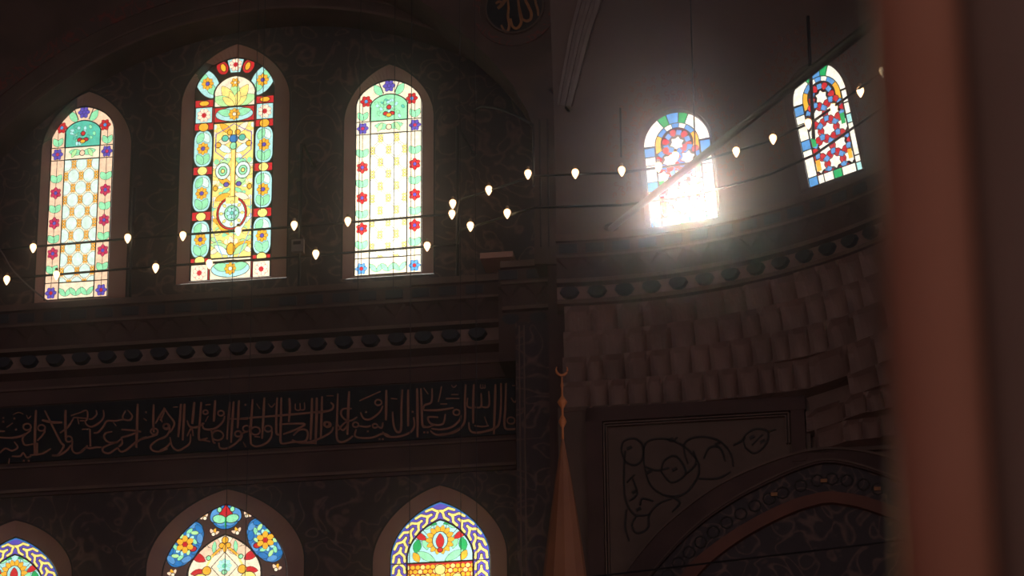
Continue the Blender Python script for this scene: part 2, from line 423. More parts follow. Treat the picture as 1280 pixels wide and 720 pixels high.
def star_window(flip=False):
    Wd, H = 86, 150
    p = Paint(Wd, H, 2.8)
    c = Wd/2; R = c
    p.clip = p.archmask(c, c, 42, 42, 0)
    cy = 42
    bw = 14.5
    # border
    for a0, a1, k in ((123, 177, 'X'), (106, 121, 'g'), (83, 104, 'b'), (66, 81, 'g'), (3, 64, 'X')):
        p.arc(c, cy, R-bw, R-1.3, a0, a1, k)
    for x0, x1 in ((1.3, bw-1), (Wd-bw+1, Wd-1.3)):
        L = x0 < 10
        for v0, v1, k in (((43, 54, 'b'), (55.5, 65, 'X'), (66.5, 87, 'X'), (88.5, 100, 'b'), (101.5, 136, 'X'), (137.5, 149, 'b')) if L else
                          ((43, 58, 'b' if not flip else 'X'), (59.5, 73, 'X'), (74.5, 85, 'c'), (86.5, 128, 'X'), (129.5, 137, 'X'), (138.5, 149, 'c'))):
            p.rect(x0, v0, x1, v1, k)
    for x0, x1, k in ((bw+1, 23, 'X'), (24.3, 37, 'X'), (38.5, 50, 'g'), (51.5, Wd-bw-1, 'X')): p.rect(x0, H-12, x1, H-1.3, k)
    # inner field: white stars with red and blue rings
    cl = p.clip.copy(); inn = p.archmask(c, c-bw-1.2, cy, c-bw-1.2, 0, H-13.5); p.clip &= inn
    st = [(c, 41), (c-11, 63), (c+12, 62), (c+1, 84), (c-22, 84), (c+24, 84), (c-10, 106), (c+13, 106), (c+1, 127), (c-22, 127), (c+24, 127)]
    p.arc(c, 41, 21, 30, 60, 78, 'X'); p.arc(c, 41, 21, 30, 80, 100, 'b'); p.arc(c, 41, 21, 30, 102, 122, 'X'); p.arc(c, 41, 21, 30, 124, 150, 'b'); p.arc(c, 41, 21, 30, 30, 58, 'b')
    p.arc(c, 41, 21, 30, 152, 200, 'Y'); p.arc(c, 41, 21, 30, -20, 28, 'Y')
    for x, y in st:
        for i in range(12):
            a = PI/6*i+(0 if flip else .26); X, Y = x+14.2*math.cos(a), y+14.2*math.sin(a)
            if i % 2:
                q = [(-3.1, -3.3), (3.1, -3.3), (3.1, 3.3), (-3.1, 3.3)]; k = 'b'
            else:
                q = [(-4.9, 0), (-1.5, -3.9), (3.8, -3.4), (4.8, 0), (3.8, 3.4), (-1.5, 3.9)]; k = 'R'
            ca, sa = math.cos(a), math.sin(a)
            p.poly([(X+u*ca-w*sa, Y+u*sa+w*ca) for u, w in q], k, .55)
    for x, y in st:
        q = []
        for i in range(12):
            a = PI/6*i+(0 if flip else .26); r = 8.9 if i % 2 else 6.2; q.append((x+r*math.cos(a), y+r*math.sin(a)))
        p.poly(q, 'X', .9)
    p.rect(bw+1.5, 88, bw+8, 100, 'g'); p.rect(Wd-bw-8, 70, Wd-bw-2, 84, 'g'); p.rect(bw+1.5, 118, bw+8, 132, 'Y'); p.rect(Wd-bw-8, 118, Wd-bw-2, 130, 'Y')
    p.clip = cl
    return p

def braid_window():
    Wd, H = 124, 190
    p = Paint(Wd, H, 2.3)
    c = 62; vs = 72; rise = 71; k = .27
    p.clip = p.archmask(c, 62, vs, rise, k)
    p.a[:] = KEYS.index('B')
    def off_path(d, n=60):
        """points along the border centre line moved outwards by d(t)"""
        base = [(c-51, H-i*4) for i in range(int((H-vs)/4))]
        for i in range(n+1):
            a = PI*(1-i/(2*n)); x = math.cos(a); y = (1-k)*math.sin(a)+k*(1-abs(x)); base.append((c+51*x, vs-(rise-12)*y))
        return base
    b = off_path(0)
    # arc-length sampling
    L = [0]
    for q, r in zip(b[:-1], b[1:]): L.append(L[-1]+math.hypot(r[0]-q[0], r[1]-q[1]))
    def at(t):
        for i in range(1, len(L)):
            if L[i] >= t:
                f = (t-L[i-1])/(L[i]-L[i-1] or 1); x = b[i-1][0]+f*(b[i][0]-b[i-1][0]); y = b[i-1][1]+f*(b[i][1]-b[i-1][1])
                dx, dy = b[i][0]-b[i-1][0], b[i][1]-b[i-1][1]; l = math.hypot(dx, dy) or 1; return x, y, dx/l, dy/l
        return b[-1]+(1, 0)
    t = 3
    while t < L[-1]-9:
        for m in (1, -1):
            for path in (((-2, 7.2), (5, 6.4), (9, 1.4), (12, .2)), ((-2, -7.2), (5, -6.4), (9, -1.4), (12, -.2)), ((11, 0), (16, 0))):
                pts = []
                for s_, o in path:
                    x, y, dx, dy = at(t+s_); X = x-dy*o; pts.append((c+(X-c)*m, y+dx*o))
                p.line(pts, 4.1, 'K')
            for path in (((-2, 7.2), (5, 6.4), (9, 1.4), (12, .2)), ((-2, -7.2), (5, -6.4), (9, -1.4), (12, -.2)), ((11, 0), (15.5, 0))):
                pts = []
                for s_, o in path:
                    x, y, dx, dy = at(t+s_); X = x-dy*o; pts.append((c+(X-c)*m, y+dx*o))
                p.line(pts, 2.9, 'y')
        t += 14.2
    # bright blue outer edge
    edge = p.archmask(c, 60, vs, rise-2.5, k); p.put(~edge, 'V')
    p.put(~p.archmask(c, 61, vs, rise-.9, k), 'K')
    ko = p.archmask(c, 42, vs, rise-22, k); p.put(ko, 'K')
    ki = p.archmask(c, 39.8, vs, rise-24.5, k)
    cl = p.clip.copy(); p.clip &= ki & (p.V < 77.5); p.put(p.clip, 'c')
    for a in (25, 50, 75, 105, 130, 155): p.line([(c, 62), (c+60*math.cos(math.radians(a)), 62-60*math.sin(math.radians(a)))], .7, 'K')
    for sg in (-1, 1):
        p.leaf(c+sg*16, 62, 18, 9, 80 if sg > 0 else 100, 'G'); p.leaf(c+sg*30, 66, 18, 10, 100 if sg > 0 else 80, 'g'); p.leaf(c+sg*17, 49, 18, 8, 30 if sg > 0 else 150, 'R')
        p.leaf(c+sg*4, 30, 16, 6, 20 if sg > 0 else 160, 'g'); p.leaf(c+sg*10, 32, 14, 5, -10 if sg > 0 else 190, 'G'); p.leaf(c+sg*6, 77, 26, 9, 30 if sg > 0 else 150, 'G'); p.leaf(c+sg*26, 77, 14, 8, 60 if sg > 0 else 120, 'Y')
    for i in range(14):
        a = 2*PI*i/14; p.leaf(c+8*math.cos(a), 50-8*math.sin(a)*1.1, 10, 6, math.degrees(a), 'Y')
    p.ell(c, 51, 9, 11, 'c'); p.leaf(c, 62, 20, 10, 90, 'R'); p.ell(c, 63, 3, 2.5, 'R')
    p.clip = cl & ki & (p.V > 79.5); p.put(p.clip, 'R')
    for j in range(20):
        for i in range(14):
            x = c-40+i*6.2+(3.1 if j % 2 else 0); y = 84+j*5.6; p.ell(x, y, 2.7, 2.7, 'Y' if (i+j) % 3 else 'y', 0, 'K', .3)
    p.ell(c, 88, 6, 6, 'y'); p.ell(c-21, 100, 6, 6, 'y'); p.ell(c+21, 100, 6, 6, 'y'); p.ell(c, 112, 9, 9, 'c'); p.ell(c, 112, 4, 4, 'R')
    p.clip = cl
    p.line([(0, 78.5), (124, 78.5)], 1.6, 'K'); p.line([(0, 140), (124, 140)], 1.6, 'K')
    return p

def medallion_window():
    Wd, H = 156, 190
    p = Paint(Wd, H, 2.2, 'Q')
    c = 78
    p.clip = p.archmask(c, 78, 90, 89, .27)
    # top trefoil
    p.ell(c, 17, 17, 15, 'V'); p.leaf(c, 28, 18, 15, 60, 'b'); p.leaf(c, 28, 18, 15, 120, 'b'); p.ell(c-13, 14, 6, 9, 'b', .3); p.ell(c+13, 14, 6, 9, 'b', -.3)
    p.leaf(c, 26, 14, 10, 25, 'b'); p.leaf(c, 26, 14, 10, 155, 'b')
    p.poly([(c, 1), (c+9, 14), (c, 17), (c-9, 14)], 'R'); p.ell(c-8, 19, 8, 5, 'G', .2); p.ell(c+8, 19, 8, 5, 'G', -.2); p.line([(c, 18), (c, 29)], 2, 'g'); p.ell(c-8, 7, 2.5, 3, 'G'); p.ell(c+8, 7, 2.5, 3, 'G')
    for sg in (-1, 1):
        for (x, y, a, s_) in ((26, 14, 30, 1), (15, 35, -20, 1), (37, 86, 0, .9), (64, 84, 20, 1)):
            for q in (-1, 0, 1):
                p.leaf(c+sg*x, y+3, 8*s_, 4, (90-sg*a)+q*48, 'P' if q else 'Y')
            p.ell(c+sg*x, y+3, 2, 2, 'C')
        cx, cyy, rot = c+sg*50, 49, -sg*.52*-1
        p.ell(cx, cyy, 19, 31, 'V', sg*-.55*-1 if False else -sg*.55*-1*-1)
        R = -sg*.55
        def loc(u, v, R=R, cx=cx, cyy=cyy): return cx+u*math.cos(R)-v*math.sin(R), cyy+u*math.sin(R)+v*math.cos(R)
        for i in range(10):
            a = 2*PI*i/10; x, y = loc(15*math.cos(a), 26*math.sin(a)); p.ell(x, y, 6.5, 3.6, 'b' if i % 2 else 'V', R+a+PI/2, 'K', .5)
        for i in range(8):
            a = 2*PI*i/8+.3; x, y = loc(9*math.cos(a), 19*math.sin(a)); p.ell(x, y, 4.6, 2.3, 'G' if i % 2 else 'L', R+a+.8, 'K', .4)
        for i in range(6):
            a = 2*PI*i/6; x, y = loc(6*math.cos(a), 13*math.sin(a)); p.ell(x, y, 3, 2, 'c', R+a, 'K', .4)
        for s2 in (-1, 1):
            x, y = loc(12*s2, 0); p.ell(x, y, 4, 3, 'R')
        p.flower(cx, cyy, 11.5, 'Y', 'R', 6, .5, 'K', .36)
    # inner arch
    p.put(p.archmask(c, 47, 88, 50, .3), 'K'); ki = p.archmask(c, 44.5, 88, 47.5, .3)
    cl = p.clip.copy(); p.clip &= ki; p.put(p.clip, 'C')
    for sg in (-1, 1):
        p.leaf(c+sg*4, 60, 34, 14, 45 if sg > 0 else 135, 'P'); p.leaf(c+sg*6, 62, 40, 13, 5 if sg > 0 else 175, 'P')
        p.leaf(c+sg*14, 62, 15, 5, 95 if sg > 0 else 85, 'G'); p.leaf(c+sg*24, 72, 20, 10, 30 if sg > 0 else 150, 'R'); p.leaf(c+sg*24, 84, 18, 8, -10 if sg > 0 else 190, 'R')
        p.line([(c, 52), (c+sg*16, 66)], 3.6, 'K'); p.line([(c, 52), (c+sg*16, 66)], 2.6, 'Y'); p.line([(c+sg*16, 66), (c+sg*30, 95)], 2.6, 'y')
        p.ell(c+sg*22, 84, 5, 5, 'Y'); p.ell(c+sg*30, 96, 9, 8, 'y'); p.ell(c+sg*20, 68, 2.5, 2.5, 'G')
    p.ell(c, 46, 3.5, 4, 'Y'); p.ell(c-4, 53, 3, 3, 'Y'); p.ell(c+4, 53, 3, 3, 'Y'); p.leaf(c, 62, 10, 5, 90, 'Y')
    p.poly([(c, 62), (c+16, 80), (c, 98), (c-16, 80)], 'C'); p.flower(c, 79, 10, 'c', 'T', 8, 0, 'G', .3); p.ell(c, 87, 3, 2.5, 'G')
    for j in range(16):
        for i in range(9): p.ell(c-38+i*9.5+(4.7 if j % 2 else 0), 104+j*6, 3.6, 3, random.choice('yYCP'), 0, 'K', .4)
    p.clip = cl
    for sg in (-1, 1):
        for y in (115, 165):
            p.ell(c+sg*60, y, 12, 20, 'V'); p.ell(c+sg*60, y, 8, 14, 'b'); p.flower(c+sg*60, y, 8, 'Y', 'R', 6)
    return p

# ------------------------------------------------------------------ wall windows
win_no = [0]
def wall_window(paint, gl, gr, gtop, gbot, spring, k, outer, off, depth, label, holes, y_bottom_glass=None):
    """gl, gr: glass edge pixels at gbot row; outer = (left, right, spring, apex, k) pixels on the wall face"""
    win_no[0] += 1
    root = empty('window_%d' % win_no[0], W(0, 0, off)); struct(root, label)
    go = off-depth
    (sl, z0), (sr, _) = pw(gl, gbot[0], go), pw(gr, gbot[1], go)
    z0 = (z0+_)/2; zt = pw((gl+gr)/2, gtop, go)[1]
    wd = sr-sl; ku = wd/paint.w; kv = (zt-z0)/paint.h
    if y_bottom_glass: kv = ku; z0 = zt-kv*paint.h
    root.location = W((sl+sr)/2, z0, off)
    pane = paint.build('glass_pane', lambda u, v: W(sl+u*ku, zt-v*kv, go), root)
    ol, orr, osp, oap, ok = outer
    so_l, so_r = pw(ol, gbot[0], off)[0], pw(orr, gbot[1], off)[0]
    c = (so_l+so_r)/2; hw = (so_r-so_l)/2; zsp = pw((ol+orr)/2, osp, off)[1]; zap = pw((ol+orr)/2, oap, off)[1]
    zb = min(z0, ZL-.02) if not y_bottom_glass else z0-.1
    zb = z0-.12
    n = 18
    # glass outline
    cg = (sl+sr)/2; hg = wd/2; zs_g = zt-spring*kv
    gp = arch_pts(cg, hg, z0, zs_g, zt-zs_g, k, n)
    op = arch_pts(c, hw, zb, zsp, zap-zsp, ok, n)
    # reveal surface from the wall face back to the glass
    mb = MB(); vs = [W(a, b, off+.004) for a, b in op]+[W(a, b, go+.002) for a, b in gp]; q = len(op)
    mb.add(vs, [(i, i+1, q+i+1, q+i) for i in range(q-1)]+[(q-1, 0, q, 2*q-1)])
    mb.build('reveal', M['plaster'], root)
    # thin raised edge round the opening
    e = MB(); op2 = arch_pts(c, hw+.022, zb, zsp, zap-zsp+.022, ok, n)
    vs = [W(a, b, off+.02) for a, b in op]+[W(a, b, off+.02) for a, b in op2]+[W(a, b, off-.01) for a, b in op]+[W(a, b, off-.01) for a, b in op2]
    fs = []
    for i in range(q-1): fs += [(i, i+1, q+i+1, q+i), (q+i, q+i+1, 3*q+i+1, 3*q+i), (i, i+1, 2*q+i+1, 2*q+i)]
    e.add(vs, fs); e.build('edge_moulding', M['vine'], root)
    # lead cames standing proud of the glass
    fr = MB(); gi = arch_pts(cg, hg-.012, z0+.012, zs_g, zt-zs_g-.012, k, n)
    vs = [W(a, b, go+.015) for a, b in gp]+[W(a, b, go+.015) for a, b in gi]+[W(a, b, go) for a, b in gp]+[W(a, b, go) for a, b in gi]
    fs = []
    for i in range(q-1): fs += [(i, i+1, q+i+1, q+i), (q+i, q+i+1, 3*q+i+1, 3*q+i)]
    fr.add(vs, fs); fr.build('lead_frame', M['lead'], root)
    holes.append(op)
    return root

TOFF = -.12
up_holes, low_holes = [], []
fw1 = floral_window(False)
wall_window(fw1, 54.5, 134.5, 133.5, (377, 370), 33, .12, (43, 157, 187, 116, .25), TOFF, .22, 'leftmost tall arched stained glass window of the upper row, white ovals and red flowers', up_holes)
wall_window(centre_window(), 236.5, 338.5, 72.5, (353, 345), 43, .1, (220, 358, 128, 56, .25), TOFF, .22, 'tallest stained glass window, pale blue ovals on a red border', up_holes)
fw3 = floral_window(True)
wall_window(fw3, 442.5, 527, 99.5, (346, 340), 33, .12, (428, 542, 150, 81, .25), TOFF, .22, 'pale stained glass window with amber lattice, nearest the pier', up_holes)
bw_ = braid_window()
wall_window(bw_, -40, 75, 671, (720, 720), 72, .27, (-58, 90, 722, 651, .24), 0, .25, 'lower stained glass window at the left edge with a blue and yellow braid border', low_holes, True)
wall_window(medallion_window(), 202, 359, 630, (720, 720), 90, .27, (183, 380, 706, 612, .24), 0, .25, 'lower stained glass window of blue medallions with amber flowers set in plaster', low_holes, True)
wall_window(braid_window(), 487.5, 613, 626, (720, 720), 72, .27, (466, 634, 699, 607, .24), 0, .25, 'lower stained glass window with a blue and yellow braid border beside the pier', low_holes, True)

# ------------------------------------------------------------------ the long wall
S0, S1 = -16.0, pw(645, 500, 0)[0]
zc_t = pw(640, 474, 0)[1]; zc_b = pw(640, 543, 0)[1]
struct(plate('wall_left', [(S0, 0), (S1, 0), (S1, ZL-1.9), (S0, ZL-1.9)], low_holes, 0, .26, M['tile']), 'dark blue tiled wall around the lower windows')
zs_b = ZL-1.9
zt_b = pw(300, 590, 0)[1]
# stone bands above the tiles
def wall_profile(name, prof, path, mats, label=None, mi=None, ends=True):
    """prof: [(off, z)], path: [(point, normal)] ; extrude"""
    vs, fs, mm = [], [], []
    n = len(prof)
    for p, nn in path:
        for o, z in prof: vs.append(Vector((p.x, p.y, 0))+nn*o+Vector((0, 0, z)))
    for i in range(len(path)-1):
        for j in range(n-1):
            fs.append((i*n+j, (i+1)*n+j, (i+1)*n+j+1, i*n+j+1)); mm.append(mi[j] if mi else 0)
    if ends:
        fs += [tuple(range(n)), tuple((len(path)-1)*n+j for j in range(n))[::-1]]; mm += [0, 0]
    return struct(mesh(name, vs, fs, mats, None, False, mm), label)
pathA = [(W(S0, 0), N), (W(S1, 0), N)]
z = lambda d: ZL-d
low = pw(361, 568, 0)[1]; tilez = pw(361, 603, 0)[1]
wall_profile('wall_stone_band', [(-.3, z(.9)), (.03, z(.9)), (.03, z(1.04)), (.055, z(1.05)), (.055, z(1.08)), (.03, z(1.09)), (.03, zc_t+.03), (.0, zc_t+.03), (0, zc_b-.02), (.03, zc_b-.02),
    (.03, zc_b-.06), (.05, zc_b-.07), (.05, zc_b-.09), (.03, zc_b-.10), (.03, tilez+.10), (.06, tilez+.09), (.06, tilez+.05), (.035, tilez+.04), (.035, tilez), (-.3, tilez)],
    pathA, [M['stone'], M['stone_light'], M['panel']], 'reddish stone bands above and below the inscription', [0, 0, 0, 1, 0, 0, 0, 0, 2, 0, 0, 1, 0, 0, 0, 1, 0, 0, 0])
CORN = [(-.3, z(0)), (.45, z(0)), (.45, z(.09)), (.40, z(.10)), (.40, z(.27)), (.42, z(.28)), (.42, z(.31)), (.33, z(.33)), (.25, z(.55)), (.30, z(.57)), (.30, z(.62)), (.16, z(.64)), (.13, z(.80)), (.17, z(.82)), (.17, z(.87)), (.04, z(.93)), (-.3, z(.93))]
CMI = [0, 1, 0, 0, 0, 1, 0, 0, 1, 1, 0, 2, 1, 1, 0, 0]
CM = [M['stone'], M['stone_light'], M['muq']]
pathAc = [(W(S0, 0), N), (W(pw(626, 400, .3)[0], 0), N)]
wall_profile('trim_1', CORN, pathAc, CM, 'gallery cornice along the long wall', CMI)

def studs(name, pts, label, g=1.0):
    """dark cup-shaped corbels and the row of panels above them, laid along a path of (point, normal, tangent)"""
    mb = MB(); c2 = MB()
    for i, (p, n, t) in enumerate(pts):
        p = Vector((p.x, p.y, 0)); zc = ZL-.72
        prof = [(-.095, .045), (-.115, .0), (-.075, -.055), (-.03, -.075), (.03, -.075), (.075, -.055), (.115, 0), (.095, .045), (.05, .06), (-.05, .06)]
        vs = [p+n*.24*g+t*a+Vector((0, 0, zc+b)) for a, b in prof]+[p+n*.10*g+t*a*1.15+Vector((0, 0, zc+b*1.1)) for a, b in prof]
        q = len(prof); mb.add(vs, [tuple(range(q))]+[(j, (j+1) % q, q+(j+1) % q, q+j) for j in range(q)])
        mb.box(p+n*.405*g+Vector((0, 0, ZL-.185)), t*.115, n*.012, Vector((0, 0, .06)))
        # stepped pendants under the parapet
        c2.add([p+n*.36*g+t*-.15+Vector((0, 0, ZL-.335)), p+n*.36*g+t*.15+Vector((0, 0, ZL-.335)), p+n*.27*g+Vector((0, 0, ZL-.545)), p+n*.42*g+t*-.12+Vector((0, 0, ZL-.33)), p+n*.42*g+t*.12+Vector((0, 0, ZL-.33)), p+n*.31*g+Vector((0, 0, ZL-.47))],
               [(3, 4, 5), (0, 3, 5, 2), (1, 2, 5, 4), (0, 1, 4, 3), (0, 2, 1)])
    o = mb.build(name, M['stud']); struct(o, label); o2 = c2.build(name, M['stone'], o); return o
pts = []
s = pw(4, 446, .2)[0]-.355*18
while s < pathAc[1][0].dot(U)-O0.dot(U)-.1:
    pts.append((W(s, 0), N, U)); s += .355
studs('trim_2', pts, 'row of dark stud corbels under the gallery ledge of the long wall')

# lower moulding on tile wall handled; tympanum with the upper windows
zb = ZL-.05
struct(plate('wall_back', [(S0, zb), (pw(700, 200, TOFF)[0], zb), (pw(700, 200, TOFF)[0], TOP), (S0, TOP)], up_holes, TOFF, .23, M['tile']), 'dark tiled tympanum around the three tall windows')
# arched front wall
AOFF = .42
ca, za = pw(330, 451, AOFF)
def arcp(R, a0, a1, n=48): return [(ca+R*math.cos(math.radians(a0+(a1-a0)*i/n)), za+R*.985*math.sin(math.radians(a0+(a1-a0)*i/n))) for i in range(n+1)]
RA = (lambda p: p[1]-za)(pw(340, 12, AOFF))/.985
a_lo = math.degrees(math.asin((zb-za)/RA))
arc = arcp(RA, 180-a_lo, a_lo)
hole = arc
sr_ = pw(706, 200, AOFF)[0]
outer = [(S0, zb)]+[(p[0], p[1]) for p in arc]+[(sr_, zb), (sr_, TOP), (S0, TOP)]
bm_ = struct(plate('wall_arch', outer, [], AOFF, .60, M['arch']), 'wall over the broad arch that frames the three tall windows')
# raised painted rings round the arch
def ring(name, r0, r1, off, th, mm, label, a0=None, a1=None, parent=None):
    a0 = a_lo-4 if a0 is None else a0; a1 = 184-a_lo if a1 is None else a1
    A = arcp(r0, a0, a1, 60); B = arcp(r1, a0, a1, 60); n = len(A); mb = MB()
    vs = [W(x, y, off+th) for x, y in A]+[W(x, y, off+th) for x, y in B]+[W(x, y, off) for x, y in A]+[W(x, y, off) for x, y in B]
    fs = []
    for i in range(n-1): fs += [(i, i+1, n+i+1, n+i), (i, 2*n+i, 2*n+i+1, i+1), (n+i, n+i+1, 3*n+i+1, 3*n+i)]
    mb.add(vs, fs); o = mb.build(name, mm, parent)
    return struct(o, label) if label else o
ring('trim_3', RA, RA+.035, AOFF, .03, M['stone_light'], 'thin pale moulding along the edge of the broad arch')
ring('trim_4', RA+.18, RA+.21, AOFF, .02, M['stone_light'], 'second thin moulding of the broad arch')
ring('trim_5', RA+.42, RA+.64, AOFF, .02, M['floral'], 'red floral band above the broad arch', 36, 146)
# ------------------------------------------------------------------ pier
PO = .95
sl, sr2 = S1-.005, pw(704, 500, PO)[0]
slc = pw(626, 390, PO)[0]
mb = MB()
def slab(mb, s0, s1, z0, z1, o0, o1, mi=0):
    mb.box((W(s0, z0, o0)+W(s1, z1, o1))/2, U*(s1-s0)/2, N*(o1-o0)/2, Vector((0, 0, (z1-z0)/2)), mi)
slab(mb, pw(645, 500, PO)[0], sr2, 0, z(.9), -.3, PO, 0)
for px in (649, 655, 694):
    a = pw(px, 500, PO)[0]; slab(mb, a, a+.018, 0, z(.95), PO, PO+.018, 1)
struct(mb.build('wall_pier', [M['tile'], M['stone_light']]), 'blue tiled pier between the long wall and the portal')
pp = PO-.25
wall_profile('trim_6', CORN, [(W(pw(624, 390, PO)[0], 0, pp-.3+0), N), (W(pw(690, 390, PO)[0], 0, pp-.3), N)], CM, 'cornice that steps forward over the pier', CMI)
pts = [(W(pw(x, 390, PO)[0], 0, pp-.3), N, U) for x in (634, 668)]
studs('trim_7', pts, 'dark stud corbels over the pier')
# pendentive and plain upper pier, nearer than the arch wall
PEO = 1.25
pe = [(668, 330), (668, 168), (660, 140), (641, 106), (612, 72), (574, 38), (536, 8), (500, -16), (460, -36), (400, -60), (400, -420), (722, -420), (716, 330)]
struct(plate('wall_pendentive', [pw(x, y, PEO) for x, y in pe][::-1], [], PEO, .83, M['arch']), 'plain pendentive and upper pier between the broad arch and the half dome')
mb = MB()
for px in (674, 684, 700):
    a = pw(px, 200, PEO)[0]; slab(mb, a, a+.02, ZL, pw(px, 150, PEO)[1], PEO, PEO+.02)
struct(mb.build('trim_19', M['vine']), 'thin dark lines down the upper pier')
s_core = pw(704, 500, .7)[0]
# rough masonry behind the cornices
mb = MB(); slab(mb, S0, pw(712, 400, 0)[0], ZL-2.2, ZL+.02, -.7, -.3); slab(mb, pw(628, 400, .3)[0], pw(712, 400, .6)[0], 0, ZL-1.3, -.7, -.3); slab(mb, pw(628, 400, .3)[0], pw(712, 400, .6)[0], ZL-1.3, ZL-.02, -.5, PO-.32); slab(mb, pw(688, 400, 1.0)[0], pw(724, 400, 1.)[0], 0, ZL-.02, -.5, 1.2)
slab(mb, s_core, 12, 0, ZL-.6, .3, .7)
struct(mb.build('wall_core', M['stone']), 'masonry behind the cornices')
# bright ledge stones at the corner of the pier
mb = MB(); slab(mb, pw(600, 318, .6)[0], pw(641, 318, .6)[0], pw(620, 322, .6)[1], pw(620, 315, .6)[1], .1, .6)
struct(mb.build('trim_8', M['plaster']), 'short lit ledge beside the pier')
# pendentive medallion
md = MB(); mc = pw(643, 8, PEO+.04)
fm = lambda px, py, h: W(*pw(px, py, PEO+.04), PEO+.04+h)
root = empty('calligraphy_medallion', W(mc[0], mc[1], PEO), 'round black medallion with gold lettering above the broad arch', 'medallion')
def disc(r, o0, o1, mm, nm, par, r_in=0):
    mb = MB(); n = 48
    if r_in:
        vs = [W(mc[0]+q*math.cos(2*PI*i/n), mc[1]+q*math.sin(2*PI*i/n), o) for q, o in ((r_in, o0), (r_in, o1), (r, o1), (r, o0)) for i in range(n)]
        fs = [(k*n+i, k*n+(i+1) % n, (k+1)*n+(i+1) % n, (k+1)*n+i) for k in range(3) for i in range(n)]
    else:
        vs = [W(mc[0]+r*math.cos(2*PI*i/n), mc[1]+r*math.sin(2*PI*i/n), o) for o in (o0, o1) for i in range(n)]
        fs = [tuple(n+i for i in range(n)), tuple(range(n))[::-1]]+[(i, (i+1) % n, n+(i+1) % n, n+i) for i in range(n)]
    mb.add(vs, fs); return mb.build(nm, mm, par)
disc(.375, PEO, PEO+.04, M['panel'], 'ground', root)
disc(.395, PEO, PEO+.055, M['spand'], 'rim', root, .372)
disc(.56, PEO, PEO+.02, M['floral'], 'floral_border', root, .47)
mb = MB()
for pts, w in (([(380, 380), (430, 470), (480, 460), (500, 380), (480, 250), (490, 120), (470, -60)], 3.2), ([(520, 280), (545, 390), (600, 430), (650, 400), (680, 330), (660, 200), (640, 60), (620, -120)], 3.4),
        ([(700, 290), (760, 320), (820, 290), (830, 200), (790, 100), (740, 0), (700, -120)], 3.6), ([(650, 100), (670, 200), (700, 290)], 3), ([(880, -60), (900, 60), (930, 150), (935, 240)], 3),
        ([(330, 130), (400, 60), (440, -20), (400, -90)], 4.5), ([(300, 60), (340, 30), (400, 50), (360, 100)], 3)):
    ribbon(mb, catmull([(595+a/12, b/12) for a, b in pts]), w, fm)
mb.build('lettering', M['gold2'], root)

